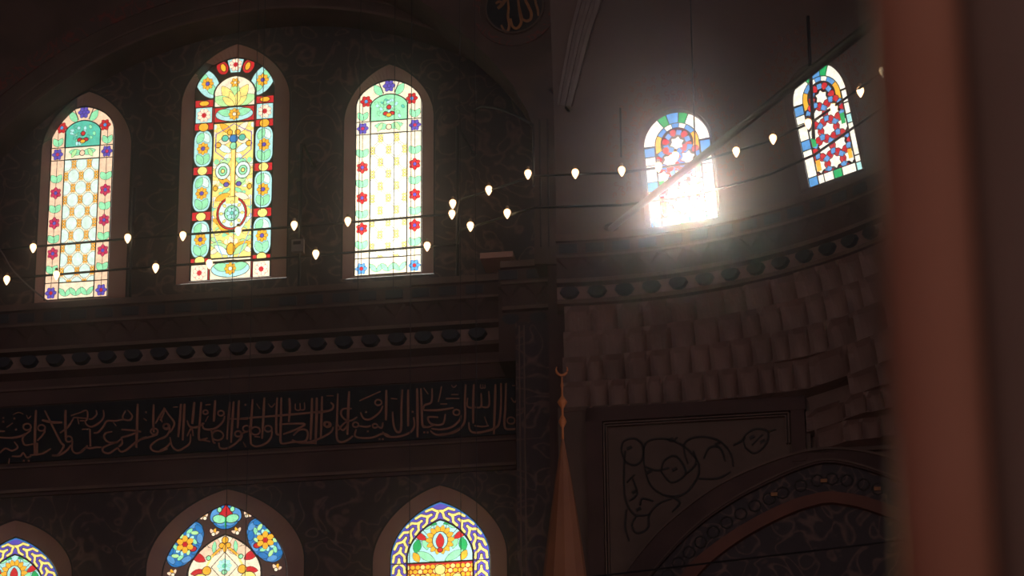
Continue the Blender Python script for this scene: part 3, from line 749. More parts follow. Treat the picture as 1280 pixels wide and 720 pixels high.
# ------------------------------------------------------------------ inscription band
ST = {
 (0, 490): [([(325,165),(318,330),(312,560)],3), ([(332,460),(330,560)],4.5), ([(280,345),(215,400),(205,440),(230,480),(300,470)],2), ([(0,410),(100,415),(190,400),(235,375)],2.4),
   ([(410,345),(380,395),(335,440)],2), ([(405,170),(440,240),(480,320),(545,450),(575,480),(560,520),(520,570),(470,575)],2.4), ([(470,570),(530,572),(600,530),(640,480)],2.4), ([(380,255),(470,275),(560,275)],3),
   ([(592,165),(590,300),(595,440)],3), ([(665,235),(610,320),(540,370)],2), ([(655,440),(650,520),(690,555),(740,535),(790,480)],2.2), ([(270,570),(340,565),(400,550),(460,510)],2.2),
   ([(110,580),(180,580),(210,550),(240,590),(280,580)],2), ([(85,600),(80,650)],1.4), ([(130,450),(160,500),(110,530),(50,510),(0,550)],2), ([(0,355),(45,355)],2.4), ([(60,320),(115,280)],1.4),
   ([(120,205),(170,185),(210,200)],1.2), ([(240,210),(255,240),(280,215)],1.2), ([(640,215),(760,175)],1.8), ([(660,230),(790,240)],2), ([(700,240),(710,290)],1.6),
   ('o',245,315,35), ('o',375,325,33), ('o',620,425,30), ('d',215,620),('d',260,622),('d',30,235),('d',30,268),('d',130,240),('d',145,340)],
 (100, 485): [([(20,210),(60,205),(70,240),(60,290),(0,295)],1.8), ([(45,290),(60,330),(110,350),(180,310),(215,260),(210,200)],2.1), ([(145,200),(150,240),(110,280),(80,280)],1.8),
   ([(125,405),(165,400),(210,350),(245,300),(320,298),(400,280)],2.2), ([(410,205),(385,260),(400,285),(450,290),(470,250),(430,200)],2), ([(90,370),(95,530)],3), ([(20,375),(85,370)],2),
   ([(0,585),(50,540),(95,545),(150,535),(195,535)],2.2), ([(300,310),(330,345)],1.6), ([(290,395),(230,410),(220,450),(260,490),(330,490),(370,460)],2.2), ([(340,540),(310,560),(260,590),(210,575),(210,540),(270,510),(340,490)],2.3),
   ([(375,375),(490,385),(550,395)],2.4), ([(370,450),(440,430),(520,400)],2.4), ([(340,540),(370,575),(420,560),(490,500),(540,470),(600,440)],2.3), ([(375,450),(380,500),(350,530)],2), ([(520,145),(515,350),(508,540)],3),
   ([(575,275),(600,295)],2), ([(665,150),(660,300),(665,400)],2.6), ([(760,190),(720,250),(680,320)],2), ([(720,240),(740,310)],2), ([(700,420),(640,440),(540,470)],2.1),
   ([(790,430),(700,470),(640,520),(650,560),(710,575),(790,550)],2.2), ('o',670,393,33), ('o',775,345,25), ('d',595,220)],
 (200, 480): [([(35,215),(80,280),(130,350),(110,410),(85,440)],2.3), ([(0,330),(20,300),(50,220)],1.8), ([(95,400),(60,470),(0,500)],2.2), ([(0,600),(60,570),(100,520)],2.2), ([(190,180),(180,330),(165,480)],3), ([(222,180),(215,330),(205,510)],3),
   ([(120,210),(160,210)],1.8), ([(90,480),(110,560),(160,600),(220,575),(270,530),(275,450)],2.3), ([(310,165),(300,280),(292,360)],3), ([(372,165),(360,330),(350,480),(370,505),(430,490)],2.7),
   ([(245,330),(270,385),(330,390),(400,355)],2.3), ([(410,190),(455,185)],1.8), ([(435,290),(410,340)],1.6), ([(498,150),(490,280),(485,340)],3), ([(585,290),(560,350),(490,405),(400,405),(380,350)],2.4),
   ([(460,400),(480,520),(500,530)],2), ([(350,500),(450,520)],2.2), ([(530,530),(540,575),(590,585),(650,560),(700,520),(730,480)],2.3), ([(628,165),(620,300),(605,500)],2.6), ([(665,160),(655,300),(640,530)],2.8),
   ([(712,150),(705,300),(700,400)],2.8), ([(630,315),(790,318)],2.2), ([(730,450),(790,430)],2), ([(760,540),(775,570)],2), ([(245,470),(285,400),(300,470)],2), ('o',60,385,30), ('o',410,255,22), ('o',550,265,28), ('o',520,465,52), ('o',705,450,30)],
 (300, 475): [([(0,350),(200,335),(400,318),(600,300),(790,278)],2.4), ([(115,175),(105,330),(95,480),(100,580)],2.7), ([(220,160),(212,330),(200,530)],2.8), ([(150,215),(180,260)],1.6), ([(255,215),(285,245),(315,212)],1.4),
   ([(335,160),(328,350),(330,480),(360,490)],2.7), ([(372,160),(370,350),(365,540),(380,575)],2.8), ([(0,470),(20,500),(0,550)],2), ([(290,460),(280,520),(230,575),(150,600),(100,580)],2.3), ([(130,510),(180,515)],2), ([(30,560),(50,605)],1.6),
   ([(445,165),(450,260),(440,380)],2.7), ([(500,215),(500,265),(540,270),(540,210)],1.5), ([(540,270),(580,265),(580,205)],1.5), ([(380,400),(480,395),(585,400),(500,450),(390,490)],2.4),
   ([(480,500),(540,450),(600,455),(610,510),(580,555),(480,560),(400,575),(375,570)],2.4), ([(470,540),(540,565),(690,570)],2.1), ([(650,165),(645,350),(635,540)],3), ([(692,160),(690,330),(680,580)],3), ([(740,150),(735,330),(728,520)],2.8),
   ('o',140,460,42), ('o',60,440,33), ('o',255,440,33), ('o',780,400,25), ('d',50,225)],
 (380, 470): [([(240,240),(265,265),(250,305),(180,325),(100,335)],2.3), ([(205,180),(265,180)],1.8), ([(265,460),(240,510),(150,560),(60,595),(0,600)],2.3), ([(305,160),(300,350),(295,480),(300,570),(340,598),(400,575),(440,540)],2.6),
   ([(408,140),(400,300),(392,530)],3), ([(430,295),(350,300),(335,350),(380,400),(430,400),(480,370)],2.2), ([(300,430),(350,490),(400,430)],2), ([(310,490),(350,440),(400,400)],2), ([(500,225),(580,190),(690,140)],1.6),
   ([(710,270),(680,330),(600,390),(540,385),(510,330)],2.3), ([(490,450),(560,460),(600,450)],2.2), ([(660,450),(700,470),(710,420)],2.2), ([(470,480),(460,540),(520,560),(620,555),(720,520),(780,550)],2.3), ([(742,130),(740,300),(738,400)],3),
   ('o',215,440,28), ('o',670,240,30), ('o',465,440,26), ('o',640,450,22), ('d',560,325), ('d',575,500), ('d',680,570), ('d',710,570)],
 (470, 465): [([(135,240),(190,245)],2), ([(238,160),(230,330),(225,520),(190,540),(160,480),(150,360)],2.7), ([(290,160),(290,330),(290,490)],2.8), ([(340,410),(345,490),(300,550),(200,585),(100,580),(60,540)],2.4),
   ([(370,150),(375,350),(375,590)],3), ([(405,150),(412,330),(420,480),(450,500)],2.6), ([(430,145),(470,200)],2), ([(505,150),(500,270),(440,300),(425,340)],2.3), ([(430,345),(560,345),(700,325)],2.5), ([(580,290),(640,290)],2),
   ([(590,130),(580,190),(560,270)],1.5), ([(680,120),(700,140),(725,120)],1.3), ([(630,240),(750,240)],1.8), ([(680,205),(740,205)],1.8), ([(560,410),(470,410),(500,470),(600,470),(625,380)],2.4), ([(420,480),(460,500),(520,480)],2.2),
   ([(765,390),(750,440),(680,500),(580,520),(500,510)],2.3), ([(490,530),(540,565),(620,565),(720,530),(790,480)],2.3), ('o',725,365,30), ('d',435,545), ('d',465,545), ('d',330,360)],
 (550, 460): [([(232,150),(225,300),(220,490),(130,580),(0,600)],2.6), ([(305,150),(300,330),(300,500)],2.8), ([(250,270),(245,340),(280,360),(330,350)],2), ([(370,230),(370,350),(300,350)],2.2), ([(440,210),(440,345),(370,350)],2.2),
   ([(365,150),(365,180),(385,180),(385,150)],1.3), ([(385,180),(405,180),(405,150)],1.3), ([(260,490),(270,560),(320,585),(420,570),(500,540),(535,490),(550,330),(550,140)],2.7), ([(310,520),(380,530),(440,520)],2), ([(400,440),(430,520)],1.8),
   ([(500,150),(495,350),(485,600)],3), ([(595,140),(590,350),(580,500),(600,550),(680,550)],2.7), ([(640,270),(670,310),(690,290)],1.8), ([(650,160),(680,160)],2), ('o',640,475,36)],
}
root = empty('inscription_panel', W(-3, zc_b, 0), 'long black panel of gold Arabic lettering running along the dark wall', 'inscription')
mb = MB(); slab(mb, S0+6, S1-.01, zc_b, zc_t+.01, 0, .02); mb.build('ground', M['panel'], root)
mb = MB()
fl = lambda px, py, h: W(*pw(px, py, .02), .02+h)
for (ox, oy), ss in ST.items():
    for st in ss:
        if st[0] == 'o':
            _, x, y, r = st; pts = [(ox+(x+r*math.cos(a*PI/6))/7.2, oy+(y+r*.85*math.sin(a*PI/6))/7.2) for a in range(13)]; ribbon(mb, pts, 2.0, fl, .012, False)
        elif st[0] == 'd':
            _, x, y = st; X, Y = ox+x/7.2, oy+y/7.2; ribbon(mb, [(X-1.1, Y), (X+1.1, Y)], 2.2, fl, .012, False)
        else:
            ribbon(mb, catmull([(ox+a/7.2, oy+b/7.2) for a, b in st[0]]), st[1]*1.05, fl)
mb.build('lettering', M['gold'], root)

# ------------------------------------------------------------------ exedra: half dome, cornice, muqarnas
ZB = ZL-.15; HD = 4.9
def drad(z_): return RD*math.sqrt(max(0, 1-((z_-ZB)/HD)**2))
# dome windows on tangent planes
DW = []
def solve_psi(px, py, zz, r):
    t = pz(px, py, zz); best = None
    for i in range(0, 900):
        psi = math.radians(5+i*.1); p = ex(psi, r, zz); d = p-EYE
        x = 640+F*d.dot(_rt)/d.dot(_fw)
        if best is None or abs(x-px) < best[0]: best = (abs(x-px), psi)
    return best[1]
def proj(p):
    d = Vector(p)-EYE; return 640+F*d.dot(_rt)/d.dot(_fw), 360-F*d.dot(_up)/d.dot(_fw)
zs1 = 17.9
for nm, (pxc, pyc), tilt, wd, ht, fl_, lab in (('a', (853, 281), 7.0, None, None, False, 'first half dome window, its lower corner flooded with sunlight'), ('b', (1042, 225), 8.5, None, None, True, 'half dome window next to the marble column, white stars in red and blue')):
    zz = zs1; psi = solve_psi(pxc, pyc, zz, drad(zz))
    # pick the height whose projection matches the sill
    for _ in range(8):
        x, y = proj(ex(psi, drad(zz), zz)); zz += (y-pyc)*.0098; psi = solve_psi(pxc, pyc, zz, drad(zz))
    DW.append(dict(psi=psi, z=zz, tilt=math.radians(tilt), flip=fl_, label=lab))
WW, WH = .95, 1.50
def dwin_frame(d):
    t = Vector((math.cos(d['psi']), -math.sin(d['psi']), 0)); n = Vector((-math.sin(d['psi']), -math.cos(d['psi']), 0))
    r1, r2 = drad(d['z']), drad(d['z']+WH*.97)
    up = (Vector((0, 0, WH*.97))+n*(r1-r2)).normalized(); nn = t.cross(up); nn = nn if nn.dot(n) > 0 else -nn
    return ex(d['psi'], r1, d['z']), t, up, nn
def in_window(p, grow=.0):
    for d in DW:
        o, t, up, nn = dwin_frame(d); q = p-o
        if abs(q.dot(nn)) > .4: continue
        x, y = q.dot(t), q.dot(up); hw = WW/2+grow; ys = WH-WW/2
        if abs(x) < hw and -grow < y < ys: return True
        if y >= ys and math.hypot(x, y-ys) < hw: return True
    return False
vs, fs, ix = [], [], {}
NPsi, NZ = 330, 150
def zlev(j): return ZB+(HD*.999)*(j/NZ if j < 0 else (1-(1-j/NZ)**1.25) if False else j/NZ)
hs = [ZB+.025*j for j in range(88)]; h = hs[-1]
while h < ZB+HD-.05: h += .16; hs.append(min(h, ZB+HD-.03))
P0, P1 = math.radians(3.0), math.radians(100)
def dv(i, j):
    if (i, j) not in ix:
        ix[(i, j)] = len(vs); vs.append(ex(P0+(P1-P0)*i/NPsi, drad(hs[j]), hs[j]))
    return ix[(i, j)]
for j in range(len(hs)-1):
    for i in range(NPsi):
        c_ = ex(P0+(P1-P0)*(i+.5)/NPsi, drad((hs[j]+hs[j+1])/2), (hs[j]+hs[j+1])/2)
        if hs[j] < ZB+2.2 and in_window(c_, .012): continue
        fs.append((dv(i, j), dv(i, j+1), dv(i+1, j+1), dv(i+1, j)))
struct(mesh('wall_half_dome', vs, fs, M['dome'], None, True), 'smooth brown half dome above the muqarnas')
for d in DW:
    win_no[0] += 1
    o, t, up, nn = dwin_frame(d)
    root = empty('window_%d' % win_no[0], o); struct(root, d['label'])
    p = star_window(d['flip']); gd = -.10; gw, gh = WW-.05, WH-.04
    ku, kv = gw/p.w, gh/p.h
    p.build('glass_pane', lambda u, v: o+t*(-gw/2+u*ku)+up*(.02+gh-v*kv)+nn*gd, root)
    q1 = arch_pts(0, WW/2+.03, -.03, WH-WW/2, WW/2+.03, 0, 16); q2 = arch_pts(0, WW/2, 0, WH-WW/2, WW/2, 0, 16); q3 = arch_pts(0, gw/2, .02, WH-WW/2, gw/2, 0, 16)
    Q = lambda q, off: [o+t*a+up*b+nn*off for a, b in q]
    mb = MB(); n_ = len(q1); rows = [Q(q1, -.03), Q(q1, .05), Q(q2, .05), Q(q3, gd+.002)]
    mb.add(sum(rows, []), [(k*n_+i, k*n_+(i+1) % n_, (k+1)*n_+(i+1) % n_, (k+1)*n_+i) for k in range(3) for i in range(n_)])
    mb.build('window_frame', M['dome'], root)
    # painted garland on the plaster
    mb = MB(); rnd = random.Random(3)
    def fd(x, y, h):
        zz = d['z']+y*up.z; b = o+t*x+up*y; rr = math.hypot(b.x-CX, b.y-CY); ps = math.atan2(b.x-CX, b.y-CY); return ex(ps, drad(b.z)-.004-h, b.z)
    for r0 in (.56, .66, .76, .86):
        for i in range(34):
            a = math.radians(-38+256*i/33+rnd.uniform(-2, 2)); cx_, cy_ = r0*math.cos(a), WH-WW/2+r0*math.sin(a)*1.05
            if a < 0 or a > PI: cy_ = WH-WW/2-.5*abs(math.sin(a))*2.2*r0; cx_ = math.copysign(r0-.02, math.cos(a))
            aa = rnd.uniform(0, 6.28); pts = [(cx_+.035*k*math.cos(aa+k*.9), cy_+.035*k*math.sin(aa+k*.9)) for k in (-1, 0, 1, 2)]
            if fd(cx_, cy_, 0).z > ZL+.02: ribbon(mb, catmull(pts, 3), .022, fd, .003)
    mb.build('painted_garland', M['red'], root)

# cornice of the exedra
PA, PB = math.radians(3.0), math.radians(97)
RC = RD-.02
def expath(r, n=70, a=PA, b=PB): return [(ex(a+(b-a)*i/n, r, 0), Vector((-math.sin(a+(b-a)*i/n), -math.cos(a+(b-a)*i/n), 0))) for i in range(n+1)]
wall_profile('trim_9', [(o*.68 if o > 0 else o, q) for o, q in CORN], expath(RC), CM, 'curving gallery cornice above the muqarnas', CMI)
pts = []
n = int((PB-PA)*(RC-.2)/.335)
for i in range(n):
    a = PA+.03+(PB-PA)*i/n; pts.append((ex(a, RC, 0), Vector((-math.sin(a), -math.cos(a), 0)), Vector((math.cos(a), -math.sin(a), 0))))
studs('trim_10', pts, 'dark stud corbels of the curving cornice', .68)

# muqarnas
zTop = z(.93); rowh = .355
PLB = O0+N*B_OFF
sbA = (pw(702, 500, B_OFF)[0], pw(1230, 500, B_OFF)[0])
s_step = pw(1012, 520, B_OFF)[0]
nrow = 7
zpt = pw(760, 512, B_OFF)[1]; zbr = pw(1080, 560, B_OFF)[1]
ZR = [zTop-(zTop-zpt)/4*i for i in range(5)]
h2 = (zpt-zbr)/3
ZR += [zpt-h2*(i+1) for i in range(3)]
def loft(q, w):
    """q 0..1 along the exedra, w 0 = flat portal wall, 1 = round cornice"""
    a = math.radians(4)+(PB-math.radians(4))*q
    A = ex(a, RC-.02, 0); s_ = sbA[0]+(sbA[1]-sbA[0])*q; B = W(s_, 0, B_OFF)
    nn = Vector((-math.sin(a), -math.cos(a), 0))
    p = B*(1-w)+A*w; return p, (nn*w+N*(1-w)).normalized()
def wrow(q, i):
    s_ = sbA[0]+(sbA[1]-sbA[0])*q
    k = min(1, max(0, (s_-s_step)/.5+.5))
    lo = 4+3*k
    return max(0, min(1, (lo-i-.15)/lo))
NC = 25
for i in range(7):
    mb = MB(); z1, z0 = ZR[i], ZR[i+1]; H_ = z1-z0
    rnd = random.Random(i)
    cuts = [(c_+(.5 if i % 2 else 0)+rnd.uniform(-.13, .13))/NC for c_ in range(0, NC+1)]
    cuts[0] = 0
    for a, b in zip(cuts[:-1], cuts[1:]):
        mid = (a+b)/2; s_ = sbA[0]+(sbA[1]-sbA[0])*mid
        if i >= 4 and s_ < s_step: continue
        arched = rnd.random() < .45; deep = rnd.uniform(.09, .17); fwd = rnd.uniform(0, .035)
        gx, gz = 8, 7; base = len(mb.v); grid = []
        for jz in range(gz+1):
            for jx in range(gx+1):
                u = -1+2*jx/gx; v = jz/gz; q = a+(b-a)*jx/gx
                w = wrow(q, i); p, nn = loft(q, w)
                top = 1-.28*abs(u)**1.5 if arched else .93
                ins = abs(u) < .86 and .03 < v < top
                d = deep*math.sqrt(max(0, 1-(u/.9)**2))*(1-.75*v*v) if ins else 0
                off = .02+.10*v+fwd-d-.0
                pr = p+nn*off; grid.append(Vector((pr.x, pr.y, z0+H_*v)))
        fs = [(y*(gx+1)+x, y*(gx+1)+x+1, (y+1)*(gx+1)+x+1, (y+1)*(gx+1)+x) for y in range(gz) for x in range(gx)]
        # underside going back to the row below and the slit between neighbours
        for jx in range(gx+1):
            q = a+(b-a)*jx/gx; p, nn = loft(q, wrow(q, i)); p2, n2 = loft(q, max(0, wrow(q, i)-.2)); grid.append(Vector((p2.x, p2.y, z0))-n2*.15)
        k0 = (gx+1)*(gz+1)
        fs += [(k0+x, k0+x+1, x+1, x) for x in range(gx)]
        for side, q in ((0, a), (gx, b)):
            st_ = len(grid)
            for jz in range(gz+1):
                p, nn = loft(q, wrow(q, i)); pr = p-nn*.12; grid.append(Vector((pr.x, pr.y, z0+H_*jz/gz)))
            for y in range(gz): fs.append((y*(gx+1)+side, (y+1)*(gx+1)+side, st_+y+1, st_+y))
        # shrink a little to leave a slit
        mb.add(grid, fs)
    struct(mb.build('wall_muqarnas.%03d' % i if i else 'wall_muqarnas', M['muq'], None), 'carved muqarnas tier of the corner')
# solid backing
mb = MB(); vs, fs = [], []
nq = 40
for jr in range(8):
    for iq in range(nq+1):
        q = iq/nq; p, nn = loft(q, wrow(q, min(jr, 6))); p = p-nn*.13; vs.append(Vector((p.x, p.y, ZR[jr])))
for jr in range(7):
    for iq in range(nq): fs.append((jr*(nq+1)+iq, jr*(nq+1)+iq+1, (jr+1)*(nq+1)+iq+1, (jr+1)*(nq+1)+iq))
struct(mesh('wall_muqarnas_backing', vs, fs, M['muq']), 'stone behind the muqarnas tiers')

# ------------------------------------------------------------------ portal wall
struct(plate('wall_portal', [(sbA[0]-.05, 0), (12, 0), (12, zbr), (s_step, zbr), (s_step, zpt+.06), (sbA[0]-.05, zpt+.06)], [], B_OFF, .4, M['spand']), 'brown stone wall of the corner portal')
sB = lambda px, py: pw(px, py, B_OFF)
apx = sB(1034, 600)[0]
def mirror(poly):
    l = [sB(*p) for p in poly]; l = [p for p in l if p[0] < apx-.02]
    return l+[(2*apx-x, y) for x, y in reversed(l)]
e1 = mirror([(765, 745), (790, 707), (823, 667), (857, 637), (890, 613), (923, 595), (967, 577), (1000, 567), (1022, 563)])
e2 = mirror([(797, 745), (823, 712), (850, 682), (880, 655), (913, 632), (947, 613), (987, 594), (1015, 584), (1029, 581)])
e3 = mirror([(838, 745), (860, 711), (887, 687), (920, 664), (957, 643), (993, 627), (1015, 621), (1029, 618)])
e4 = mirror([(850, 755), (874, 720), (899, 697), (930, 675), (964, 656), (997, 641), (1017, 635), (1029, 632)])
def sm(l): return catmull(l, 4)
e1, e2, e3, e4 = map(sm, (e1, e2, e3, e4))
def band(mb, A, B, off, th, mi=0):
    n = len(A); vs = [W(x, y, off+th) for x, y in A]+[W(x, y, off+th) for x, y in B]+[W(x, y, off) for x, y in A]+[W(x, y, off) for x, y in B]; fs = []
    for i in range(n-1): fs += [(i, i+1, n+i+1, n+i), (i, 2*n+i, 2*n+i+1, i+1), (n+i, n+i+1, 3*n+i+1, 3*n+i)]
    mb.add(vs, fs, mi)
mb = MB(); band(mb, e1, e2, B_OFF, .08)
def shift(l, d): return [(x+(apx-x)*d*.04, y-d*.1) for x, y in l]
struct(mb.build('trim_11', M['stone']), 'broad outer moulding of the portal arch')
mb = MB(); band(mb, e1, [(x, y-.03) for x, y in e1], B_OFF+.08, .03); band(mb, [(x, y+.05) for x, y in e2], [(x, y+.025) for x, y in e2], B_OFF+.08, .02); struct(mb.build('trim_12', M['stone_light']), 'thin raised lines on the portal arch')
mb = MB(); band(mb, e2, e3, B_OFF, .015); struct(mb.build('trim_13', M['tile']), 'dark tiled band inside the portal arch')
mb = MB(); band(mb, e3, e4, B_OFF, .10); struct(mb.build('trim_14', M['red']), 'red inner moulding of the portal arch')
mb = MB(); low_ = [(x, 0) for x, y in e4]; band(mb, e4, low_, B_OFF, .01); struct(mb.build('wall_portal_field', M['tile']), 'dark patterned field under the portal arch')
# frame of the spandrel
mb = MB()
def bar(mb, p0, p1, w, th, mi=0, off=B_OFF):
    ribbon(mb, [p0, p1], w, lambda x, y, h: W(x, y, off+h), th, False, mi)
x0 = sB(745, 600)[0]; x1 = sB(998, 530)[0]; yt = zpt+.0
bar(mb, (x0, 0), (x0, yt), .20, .10); bar(mb, (x0-.1, yt-.09), (x1+.1, yt-.09), .18, .10); bar(mb, (x1, yt-.18), (x1, zbr-.15), .17, .09)
for d, w in ((.115, .018), (.15, .014)):
    bar(mb, (x0+d, 0), (x0+d, yt-.09-d), w, .06, 1); bar(mb, (x0+d, yt-.08-d), (x1-d, yt-.08-d), w, .06, 1); bar(mb, (x1-d, yt-.08-d), (x1-d, zbr+.1), w, .06, 1)
bar(mb, (s_step-.02, zbr-.03), (8, zbr-.03), .05, .08, 1)
struct(mb.build('trim_15', [M['stone'], M['stone_light']]), 'rectangular frame around the portal spandrel')
mb = MB()
fb = lambda px, py, h: W(*pw(px, py, B_OFF+.002), B_OFF+.002+h)
for pts in ([(195,300),(200,225),(260,205),(330,225),(390,280),(400,340),(350,410),(280,420),(220,380),(195,300)], [(260,330),(270,290),(310,270),(340,300),(350,340),(300,370),(260,330)],
  [(360,300),(345,230),(390,200),(470,210),(520,260),(530,310)], [(400,355),(470,355),(520,330)], [(575,240),(570,200),(610,170),(660,180),(650,230),(610,260),(575,240)], [(200,310),(240,325),(290,315)],
  [(125,250),(120,330),(125,430),(160,490),(220,490)], [(150,350),(170,410),(140,440)], [(170,490),(150,530),(170,560),(210,540),(215,490),(250,450),(300,430)], [(130,370),(160,340)],
  [(110,250),(120,215),(160,205),(190,230),(190,280),(160,305),(125,290),(110,250)], [(600,230),(640,190)], [(420,280),(440,240),(480,240),(500,290)], [(130,470),(125,540),(140,590)], [(280,205),(300,215),(320,200)], [(350,340),(390,300),(380,250)],
  [(230,440),(190,430),(180,455)], [(530,230),(560,215),(575,200)], [(660,180),(690,170)], [(290,420),(330,445),(300,480)]):
    ribbon(mb, catmull([(740+a/3, 480+b/3) for a, b in pts]), 2.6, fb, .012)
for a, b in ((160,405),(295,208),(640,215),(215,330),(310,320),(470,225),(175,470),(600,200),(140,240)):
    ribbon(mb, [(740+a/3-3, 480+b/3+1.5), (740+a/3+3, 480+b/3-1.5)], 5, fb, .012, True)
struct(mb.build('trim_16', M['vine']), 'dark scrolling vine carved in the spandrel')
mb = MB()
rnd = random.Random(11)
mid = [((a[0]+b[0])/2, (a[1]+b[1])/2) for a, b in zip(e2, e3)]
acc = 0
for i in range(2, len(mid)-1):
    acc += math.hypot(mid[i][0]-mid[i-1][0], mid[i][1]-mid[i-1][1])
    if acc > .17:
        acc = 0; x, y = mid[i]; pts = [(x+.075*math.cos(t_*PI/4), y+.075*math.sin(t_*PI/4)) for t_ in range(9)]
        ribbon(mb, pts, .02, lambda a, b, h: W(a, b, B_OFF+.016+h), .01, False, 0)
for px, py in ((1030, 602), (968, 619), (1097, 612)):
    x, y = sB(px, py); ribbon(mb, [(x-.04, y), (x+.04, y)], .06, lambda a, b, h: W(a, b, B_OFF+.03+h), .012, True, 1)
struct(mb.build('trim_17', [M['vine'], M['gold2']]), 'small rosettes on the portal arch')

# pale rib where the half dome meets the pier, standing on the dome surface
def on_dome(px, py, lift):
    d = ray(px, py); o = EYE-Vector((CX, CY, ZB)); q = Vector((d.x/RD, d.y/RD, d.z/HD)); p = Vector((o.x/RD, o.y/RD, o.z/HD))
    A, B_, C_ = q.dot(q), 2*q.dot(p), p.dot(p)-1
    t_ = (-B_+math.sqrt(max(0, B_*B_-4*A*C_)))/(2*A); w_ = EYE+d*t_; r_ = w_-Vector((CX, CY, ZB))
    n_ = -Vector((r_.x/RD**2, r_.y/RD**2, r_.z/HD**2)).normalized(); return w_+n_*lift
mb = MB()
rp = catmull([(703, 132), (708, 108), (716, 72), (724, 38), (734, 4), (744, -32), (756, -70), (770, -110)], 4)
prof = [(-12, -.05), (-12, .09), (-8.5, .10), (-8, .04), (-4, .04), (-3.5, .11), (0, .11), (.5, .05), (4, .05), (4.6, .12), (9, .12), (10.5, -.05)]
vs = []; fs = []; n = len(prof)
for i, (x, y) in enumerate(rp):
    g = .85+.5*min(1, i/16)
    for a, h in prof: vs.append(on_dome(x+a*g+4, y+a*.12, h))
for i in range(len(rp)-1):
    for j in range(n-1): fs.append((i*n+j, i*n+j+1, (i+1)*n+j+1, (i+1)*n+j))
fs.append(tuple(range(n)))
struct(mesh('trim_18', vs, fs, M['rib']), 'pale moulded rib where the half dome arch springs')

# enclosing building fabric beyond the picture
e_ = ex(math.radians(96), RD, 0)
bmx = MB(); bmx.box((e_.x+8, e_.y-.3, TOP/2), Vector((7.9, 0, 0)), Vector((0, .3, 0)), Vector((0, 0, TOP/2))); struct(bmx.build('wall_right', M['stone']), 'plain wall right of the corner')
bmx = MB(); bmx.box((6.45, 36.8, TOP/2), Vector((.4, 0, 0)), Vector((0, 4.2, 0)), Vector((0, 0, TOP/2))); struct(bmx.build('wall_behind_dome', M['stone']), 'masonry at the end of the curved gallery')
bmx = MB(); bmx.box((3.3, 33.4, (ZB+HD-.2+TOP)/2), Vector((3.4, 0, 0)), Vector((0, .3, 0)), Vector((0, 0, (TOP-ZB-HD+.2)/2))); struct(bmx.build('wall_above_dome', M['arch']), 'plain wall above the half dome')
bmx = MB(); bmx.box((0, 19, TOP+.2), Vector((18, 0, 0)), Vector((0, 26, 0)), Vector((0, 0, .2))); struct(bmx.build('ceiling', M['arch']), 'painted ceiling far above')
bmx = MB(); bmx.box((0, 19, -.1), Vector((18, 0, 0)), Vector((0, 26, 0)), Vector((0, 0, .1))); struct(bmx.build('floor', M['carpet']), 'red carpeted floor')
bmx = MB(); bmx.box((-17.6, 19, TOP/2), Vector((.3, 0, 0)), Vector((0, 26, 0)), Vector((0, 0, TOP/2))); struct(bmx.build('wall_far_left', M['stone']), 'far side wall')

# ------------------------------------------------------------------ near column
cy_ = 3.5
xl = .4345
def colprof():
    pts = []
    r1 = .050; c1 = (xl+r1, cy_)
    for i in range(0, 17):
        a = PI*(1+i/16*.92); pts.append((c1[0]+r1*math.cos(a), c1[1]+r1*math.sin(a)*.8))
    return pts
mb = MB(); prof = colprof(); n = len(prof)
back = [(xl+.10, cy_+.1), (xl+.004, cy_+.1)]
ring_ = prof+back; q = len(ring_)
mb.add([Vector((x, y, zz)) for zz in (0, TOP) for x, y in ring_], [(i, (i+1) % q, q+(i+1) % q, q+i) for i in range(q)]+[tuple(range(q))[::-1], tuple(range(q, 2*q))])
col = empty('marble_column', (xl+.1, cy_, 0)); struct(col, 'out of focus brown marble column close by, filling the side of the view')
mb.build('shaft_roll', M['marble'], col, True)
mb = MB(); c2 = (xl+.10+.20, cy_+.06); ring_ = [(c2[0]+.205*math.cos(2*PI*i/40), c2[1]+.15*math.sin(2*PI*i/40)) for i in range(40)]; q = 40
mb.add([Vector((x, y, zz)) for zz in (0, TOP) for x, y in ring_], [(i, (i+1) % q, q+(i+1) % q, q+i) for i in range(q)]+[tuple(range(q))[::-1], tuple(range(q, 2*q))])
mb.build('shaft', M['marble_dark'], col, True)

# ------------------------------------------------------------------ lamp frame
ZU = pw(572, 267, .43)[1]; ZD = pw(572, 305, .43)[1]
vp = [(-70, 318), (165, 298), (375, 283), (572, 267), (575, 250), (667, 220), (777, 216), (870, 203), (960, 177), (1016, 152), (1103, 90), (1150, 56)]
def nearer(px): return 1-.038*min(1, max(0, (px-577)/200))
def prz(x, y, z_): return EYE+(pz(x, y, z_)-EYE)*nearer(x)
VP = [prz(x, y, ZU) for x, y in vp]
root = empty('lamp_gantry', (VP[3].x, VP[3].y, ZL), 'black iron lamp rack of two parallel rails running in front of the upper windows', 'lamp rail')
rr = .016
for zz in (0, ZD-ZU):
    for a, b in zip(VP[:-1], VP[1:]):
        mb = MB(); dv_ = Vector((0, 0, zz)); mb.tube([a+dv_, b+dv_], rr, 6); mb.build('rail', M['iron'], root)
def post(i, ztop, zbot, r=.022):
    mb = MB(); mb.tube([Vector((VP[i].x, VP[i].y, zbot)), Vector((VP[i].x, VP[i].y, ztop))], r, 8); mb.build('post', M['iron'], root)
hz = lambda i, py: EYE.z+(lambda d: d.z/math.hypot(d.x, d.y))(ray(vp[i][0], py))*math.hypot(VP[i].x, VP[i].y)
post(1, hz(1, 235), ZL); post(2, hz(2, 180), ZL); post(3, hz(3, 158), ZL); post(5, hz(5, 155), ZD, .016); post(6, hz(6, 135), ZD, .012); post(9, hz(9, 20), ZL+.02, .022)
